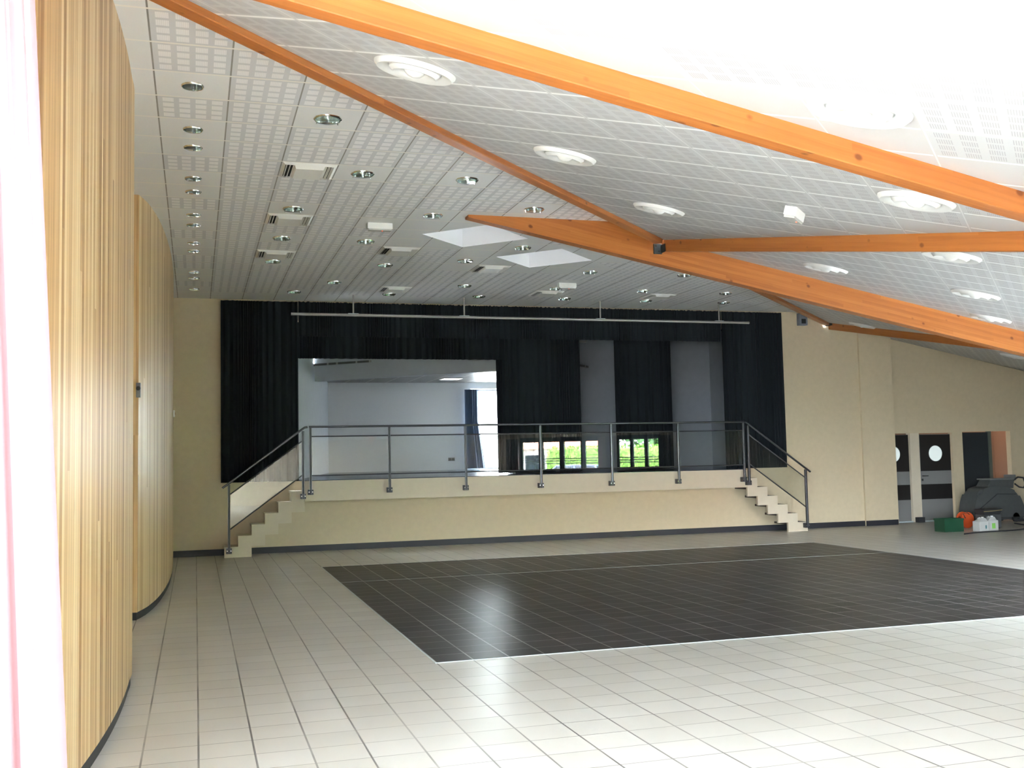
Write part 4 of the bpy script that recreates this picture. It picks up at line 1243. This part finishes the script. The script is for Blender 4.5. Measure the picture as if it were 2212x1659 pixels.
bm = BM(); tube(bm, [(0.40, -0.18, 0.95), (0.60, -0.20, 1.06), (0.78, -0.20, 1.04), (0.84, -0.19, 0.92), (0.80, -0.17, 0.80), (0.66, -0.17, 0.82), (0.52, -0.17, 0.90)], 0.020, 10); obj('handle_loop', bm, M_machd, t, True)
bm = BM(); box(bm, 0.44, 0.60, -0.14, 0.14, 0.98, 1.12, 0.02); obj('control_head', bm, M_machl, t)
bm = BM(); tube(bm, [(-0.84, -0.31, 0.30), (-0.2, -0.325, 0.68), (0.42, -0.31, 0.66)], 0.010, 6); obj('seam_strip', bm, M_machd, t)
for x in (-0.5, 0.40):
    for yy in (-0.27, 0.27):
        bm = BM(); tube(bm, [(x, yy - 0.03, 0.11), (x, yy + 0.03, 0.11)], 0.11, 20); obj('wheel', bm, M_rubber, t)
bm = BM(); box(bm, 0.30, 0.98, -0.36, -0.30, 0.01, 0.07, 0.01); box(bm, 0.30, 0.40, -0.32, 0.0, 0.05, 0.09); obj('squeegee', bm, M_machd, t)
bm = BM(); pts = [(14.95, 17.75), (15.5, 17.95), (16.3, 18.0), (17.0, 18.3), (17.6, 18.9), (17.9, 19.6)]
tube(bm, [(p.x, p.y, 0.016) for p in spline(pts, 5)], 0.014, 8); o = obj('hose', bm, M_machd, None, True); tag(o, 'thin dark hose lying on the floor in front of the crate and jugs', 'hose')

for o in bpy.data.objects:
    if o.name == 'floor_scrubber': o.scale = (0.88, 0.88, 0.98)

# ------------------------------------------------------------------ near left: side wall, added unseen glazing, pink curtain
bm = BM()
box(bm, -7.5, -1.40, 4.66, 4.80, 0, 5.2); box(bm, -7.55, -7.40, -5.05, 4.8, 2.75, 5.2); box(bm, -7.55, -7.40, 4.5, 4.8, 0, 2.75)
box(bm, -1.40, -0.85, 4.66, 4.80, 0, 5.0)
o = obj('wall_left', bm, M_creaml); tag(o, kind='structure')


def glazed_x(name, x, y0, y1, z1, n):
    w = thing(name, (x, (y0 + y1) / 2, 0), None, None); tag(w, kind='structure'); h = (y1 - y0) / 2
    bm = BM(); box(bm, -0.04, 0.04, -h, h, z1 - 0.10, z1); box(bm, -0.04, 0.04, -h, h, 0, 0.08)
    for k in range(n + 1):
        y = -h + 2 * h * k / n; box(bm, -0.04, 0.04, max(-h, y - 0.04), min(h, y + 0.04), 0.08, z1 - 0.10)
    obj('window_frame', bm, M_frame, w)
    for k in range(n):
        a = -h + 2 * h * k / n + 0.04; b_ = -h + 2 * h * (k + 1) / n - 0.04
        bm = BM(); bm.faces.new([bm.verts.new(p) for p in ((0, a, 0.08), (0, b_, 0.08), (0, b_, z1 - 0.1), (0, a, z1 - 0.1))]); obj('pane', bm, M_glass, w)


glazed_x('added_lobby_glazing', -7.46, -4.9, 4.5, 2.75, 7)  # unseen glazing added to let more sky light in near the camera
bm = BM()
path = spline([(-0.335, 3.02), (-0.42, 3.05), (-0.56, 3.02), (-0.80, 2.96), (-1.10, 2.90), (-1.34, 2.86)], 6)
drape(bm, path, 0.03, 3.52, 0.022, 0.062, 0.004, 14, seed=6, lean=lambda s, h: V2((0.055 - 0.165 * h) * (1 - s), 0.02 * math.sin(3 * h)))
o = obj('pink_curtain', bm, M_pink, None, True); tag(o, 'pale pink gathered curtain hanging at the left edge, closest to the camera', 'curtain')
bm = BM(); tube(bm, [(-1.39, 2.86, 3.56), (-0.30, 3.03, 3.56)], 0.014, 10); o = obj('curtain_rail', bm, M_galv, None, True); tag(o, 'short metal rail holding the pink curtain near the left edge', 'curtain rail')

# ------------------------------------------------------------------ diagonal garden front behind and right of the camera
bm = BM()
for s0, s1, z0, z1 in ((-7.2, 8.60, 0, 3.0), (8.60, 11.75, 2.38, 3.0), (11.75, 12.20, 0, 3.0), (12.20, 13.70, 2.38, 3.0), (13.70, 31.0, 0, 3.0)):
    fbox(bm, s0, s1, 0.02, 0.17, z0, z1)
o = obj('wall_garden', bm, plain('beige_render', (0.36, 0.31, 0.24), 0.8)); tag(o, kind='structure')


def glazed_f(name, s0, s1, z1, n, header=0.10, mull=0.05, stripes=True):
    w = thing(name, tuple(FP((s0 + s1) / 2, 0.08, 0)), None, None, rz=PI / 4); tag(w, kind='structure'); h = (s1 - s0) / 2
    bm = BM(); box(bm, -h, h, -0.04, 0.04, z1 - header, z1); box(bm, -h, h, -0.04, 0.04, 0, 0.08)
    for k in range(n + 1):
        x = -h + 2 * h * k / n; box(bm, max(-h, x - mull), min(h, x + mull), -0.04, 0.04, 0.08, z1 - header)
    obj('window_frame', bm, M_frame, w)
    for k in range(n):
        a = -h + 2 * h * k / n + mull; b_ = -h + 2 * h * (k + 1) / n - mull
        bm = BM(); bm.faces.new([bm.verts.new(p) for p in ((a, 0, 0.08), (b_, 0, 0.08), (b_, 0, z1 - header), (a, 0, z1 - header))]); g = obj('pane', bm, M_glass, w)
        if stripes:
            bm = BM()
            for zz_ in (1.48, 1.56, 1.64): box(bm, a, b_, 0.006, 0.008, zz_, zz_ + 0.03)
            obj('stripes', bm, M_decal, g)
    return w


glazed_f('window_1', 8.60, 11.75, 2.38, 4, 0.16, 0.085)
glazed_f('window_2', 12.20, 13.70, 2.38, 3, 0.14, 0.06)
def glazed_y(name, y, x0, x1, z1, n):
    w = thing(name, ((x0 + x1) / 2, y, 0), None, None); tag(w, kind='structure'); h = (x1 - x0) / 2
    bm = BM(); box(bm, -h, h, -0.04, 0.04, z1 - 0.10, z1); box(bm, -h, h, -0.04, 0.04, 0, 0.08)
    for k in range(n + 1):
        x = -h + 2 * h * k / n; box(bm, max(-h, x - 0.04), min(h, x + 0.04), -0.04, 0.04, 0.08, z1 - 0.10)
    obj('window_frame', bm, M_frame, w)
    for k in range(n):
        a = -h + 2 * h * k / n + 0.04; b_ = -h + 2 * h * (k + 1) / n - 0.04
        bm = BM(); bm.faces.new([bm.verts.new(p) for p in ((a, 0, 0.08), (b_, 0, 0.08), (b_, 0, z1 - 0.1), (a, 0, z1 - 0.1))]); obj('pane', bm, M_glass, w)


glazed_y('added_front_glazing', -5.0, -7.4, -0.55, 2.75, 6)  # unseen glazing added behind the camera to throw light towards the stage
bm = BM(); box(bm, -7.5, -0.3, -5.05, -4.9, 2.75, 5.0); box(bm, -7.5, -7.4, -5.05, -4.9, 0, 2.75); box(bm, -0.55, -0.3, -5.05, -4.9, 0, 2.75)
o = obj('wall_front', bm, M_cream); tag(o, kind='structure')


def fcurt(name, s0, s1, off, z1, mat, label, seed, lean=None):
    a, b_ = FP(s0, off), FP(s1, off)
    bm = BM(); drape(bm, [V2(a.x, a.y), V2((a.x + b_.x) / 2, (a.y + b_.y) / 2), V2(b_.x, b_.y)], 0.03, z1, 0.05, 0.12, 0.006, 6, seed=seed, lean=lean)
    o = obj(name, bm, mat, None, True); tag(o, label, 'curtain', 'curtains at the garden windows')


fcurt('window_curtain', 8.15, 8.62, -0.12, 2.35, M_taupe, 'dark taupe curtain reflected at the left end of the glass railing', 21)
fcurt('window_curtain', 11.58, 11.83, -0.12, 2.35, M_beigec, 'beige curtain between the reflected garden windows, left of the pair', 22)
fcurt('window_curtain', 11.88, 12.20, -0.14, 2.35, M_taupe, 'dark curtain between the reflected garden windows, right of the pair', 23)
fcurt('window_curtain', 13.68, 14.10, -0.12, 2.35, M_taupe, 'dark taupe curtain reflected at the right end of the garden windows', 24)

# ------------------------------------------------------------------ outside
bm = BM(); box(bm, -60, 90, -60, 90, -0.25, -0.12); o = obj('ground', bm, M_asph); tag(o, kind='structure')


def bush(bm, cx, cy, cz, rx, ry, rz, n, seed, leaf=0.09):
    rnd = random.Random(seed)
    for k in range(n):
        a = rnd.random() * 2 * PI; z = rnd.uniform(-1, 1); q = math.sqrt(1 - z * z); f = rnd.uniform(0.82, 1.06)
        c = Vector((cx + rx * f * q * math.cos(a), cy + ry * f * q * math.sin(a), cz + rz * f * z))
        u = Vector((rnd.gauss(0, 1), rnd.gauss(0, 1), rnd.gauss(0, 1))).normalized(); w = u.orthogonal().normalized()
        s = leaf * rnd.uniform(0.6, 1.4)
        bm.faces.new([bm.verts.new(c + u * s), bm.verts.new(c + w * s * 0.6), bm.verts.new(c - u * s), bm.verts.new(c - w * s * 0.6)])


def hedge(s0, s1, off, h, label):
    rnd = random.Random(5); bm = BM(); nseg = int((s1 - s0) / 0.3)
    # clipped hedge body with an uneven skin
    rows = []
    for k in range(nseg + 1):
        s = s0 + (s1 - s0) * k / nseg; row = []
        for (o_, z) in ((0, 0), (-0.05, 0.5), (0, 1.0), (-0.05, h * 0.8), (0.08, h * 0.98), (0.5, h), (0.92, h * 0.98), (1.05, h * 0.6), (1.0, 0)):
            j = rnd.uniform(-0.07, 0.07); row.append(bm.verts.new(FP(s, off + o_ + j, z - 0.12 + rnd.uniform(-0.05, 0.05) * (z > 0))))
        rows.append(row)
    for a, b_ in zip(rows, rows[1:]):
        for i in range(len(a) - 1): bm.faces.new((a[i], b_[i], b_[i + 1], a[i + 1]))
    bm.faces.new(rows[0]); bm.faces.new(rows[-1][::-1])
    for k in range(5200):
        s = rnd.uniform(s0, s1); side = rnd.random()
        if side < 0.65: p = FP(s, off - 0.05 + rnd.uniform(-0.08, 0.03), rnd.uniform(0, h) - 0.12)
        else: p = FP(s, off + rnd.uniform(0, 1), h - 0.12 + rnd.uniform(-0.02, 0.09))
        u = Vector((rnd.gauss(0, 1), rnd.gauss(0, 1), rnd.gauss(0, 1))).normalized(); w = u.orthogonal().normalized(); q = 0.05
        bm.faces.new([bm.verts.new(p + u * q), bm.verts.new(p + w * q * 0.6), bm.verts.new(p - u * q), bm.verts.new(p - w * q * 0.6)])
    o = obj('hedge', bm, M_hedge); tag(o, label, 'hedge')


hedge(6.6, 24, 6.2, 2.15, 'clipped bright green hedge outside, seen reflected in the glass railing')


def tree(x, y, h, r, seed, label):
    t = thing('tree', (x, y, -0.12), label, 'tree', 'trees in the garden')
    bm = BM(); tube(bm, [(0, 0, 0), (0.05, 0.02, h * 0.4), (0.0, 0.1, h * 0.7)], [0.18, 0.13, 0.07], 8); obj('trunk', bm, M_bark, t, True)
    bm = BM(); rnd = random.Random(seed)
    for k in range(9): bush(bm, rnd.uniform(-r, r) * 0.5, rnd.uniform(-r, r) * 0.5, h * 0.58 + rnd.uniform(-0.28, 0.3) * h, r * 0.6, r * 0.6, r * 0.5, 260, seed + k, 0.16)
    obj('foliage', bm, M_tree, t)


for k, (a, h_, lab) in enumerate(((10.0, 6.2, 'dark leafy tree outside behind the reflected hedge, nearest the red roofed house'), (14.8, 6.8, 'dark leafy tree outside behind the reflected hedge, second from the house'),
                                 (19.6, 6.5, 'dark leafy tree outside behind the reflected hedge, third from the house'), (24.4, 7.0, 'dark leafy tree outside behind the hedge, farthest from the house'))):
    tree(*FP(a, 11.2)[:2], h_, 2.15, 31 + 16 * k, lab)
# house with red roof
hx, hy = 16.0, -11.5
t = thing('house', (hx, hy, -0.12), 'low white house with red tiled roof outside, reflected in the glass railing', 'house')
bm = BM(); box(bm, -5, 4, -3, 3, 0, 2.25); obj('walls', bm, M_render, t)
bm = BM(); extr(bm, [(-3.5, 2.2), (3.5, 2.2), (0, 4.1)], 'x', -5.3, 4.3); obj('roof', bm, M_roofr, t)
for x in (-3, 0.0, 2.6):
    bm = BM(); box(bm, x - 0.5, x + 0.5, 2.98, 3.03, 0.8, 1.9); obj('window', bm, M_carg, t)
bm = BM(); box(bm, -2, 24, 36.0, 36.25, -0.12, 5.2); o = obj('sky_block_wall', bm, M_render); tag(o, 'pale wall added outside the stage window to dim the sky seen through it', 'wall')  # added to cut the sky brightness through the stage window
# car
cp = FP(8.8, 3.7)
t = thing('car', (cp.x, cp.y, -0.12), 'blue grey hatchback parked outside, only its roof and windows reflected in the railing', 'car', rz=PI / 4 + 0.1)
bm = BM(); body = [(-2.0, 0.30), (-2.05, 0.62), (-1.85, 0.82), (-0.95, 0.92), (1.55, 0.95), (1.95, 0.85), (2.02, 0.50), (1.95, 0.28)]
extr(bm, body, 'y', -0.82, 0.82); bmesh.ops.bevel(bm, geom=bm.edges[:], offset=0.05, segments=2, affect='EDGES'); obj('body', bm, M_car, t, True)
bm = BM(); hexa(bm, [(-0.95, -0.76, 0.90), (1.85, -0.76, 0.90), (1.85, 0.76, 0.90), (-0.95, 0.76, 0.90), (-0.25, -0.60, 1.46), (1.35, -0.60, 1.46), (1.35, 0.60, 1.46), (-0.25, 0.60, 1.46)]); obj('cabin_glass', bm, M_carg, t)
bm = BM(); box(bm, -0.30, 1.42, -0.62, 0.62, 1.45, 1.52, 0.02)
for a, b_ in (((-0.97, 0.90), (-0.26, 1.47)), ((1.87, 0.90), (1.37, 1.47)), ((0.55, 0.90), (0.52, 1.47))):
    for s in (-1, 1): tube(bm, [(a[0], s * 0.775, a[1]), (b_[0], s * 0.61, b_[1])], 0.035, 8)
obj('roof', bm, M_car, t)
for x in (-1.3, 1.25):
    for s in (-1, 1):
        bm = BM(); tube(bm, [(x, s * 0.72, 0.31), (x, s * 0.86, 0.31)], 0.31, 20); obj('wheel', bm, M_rubber, t)
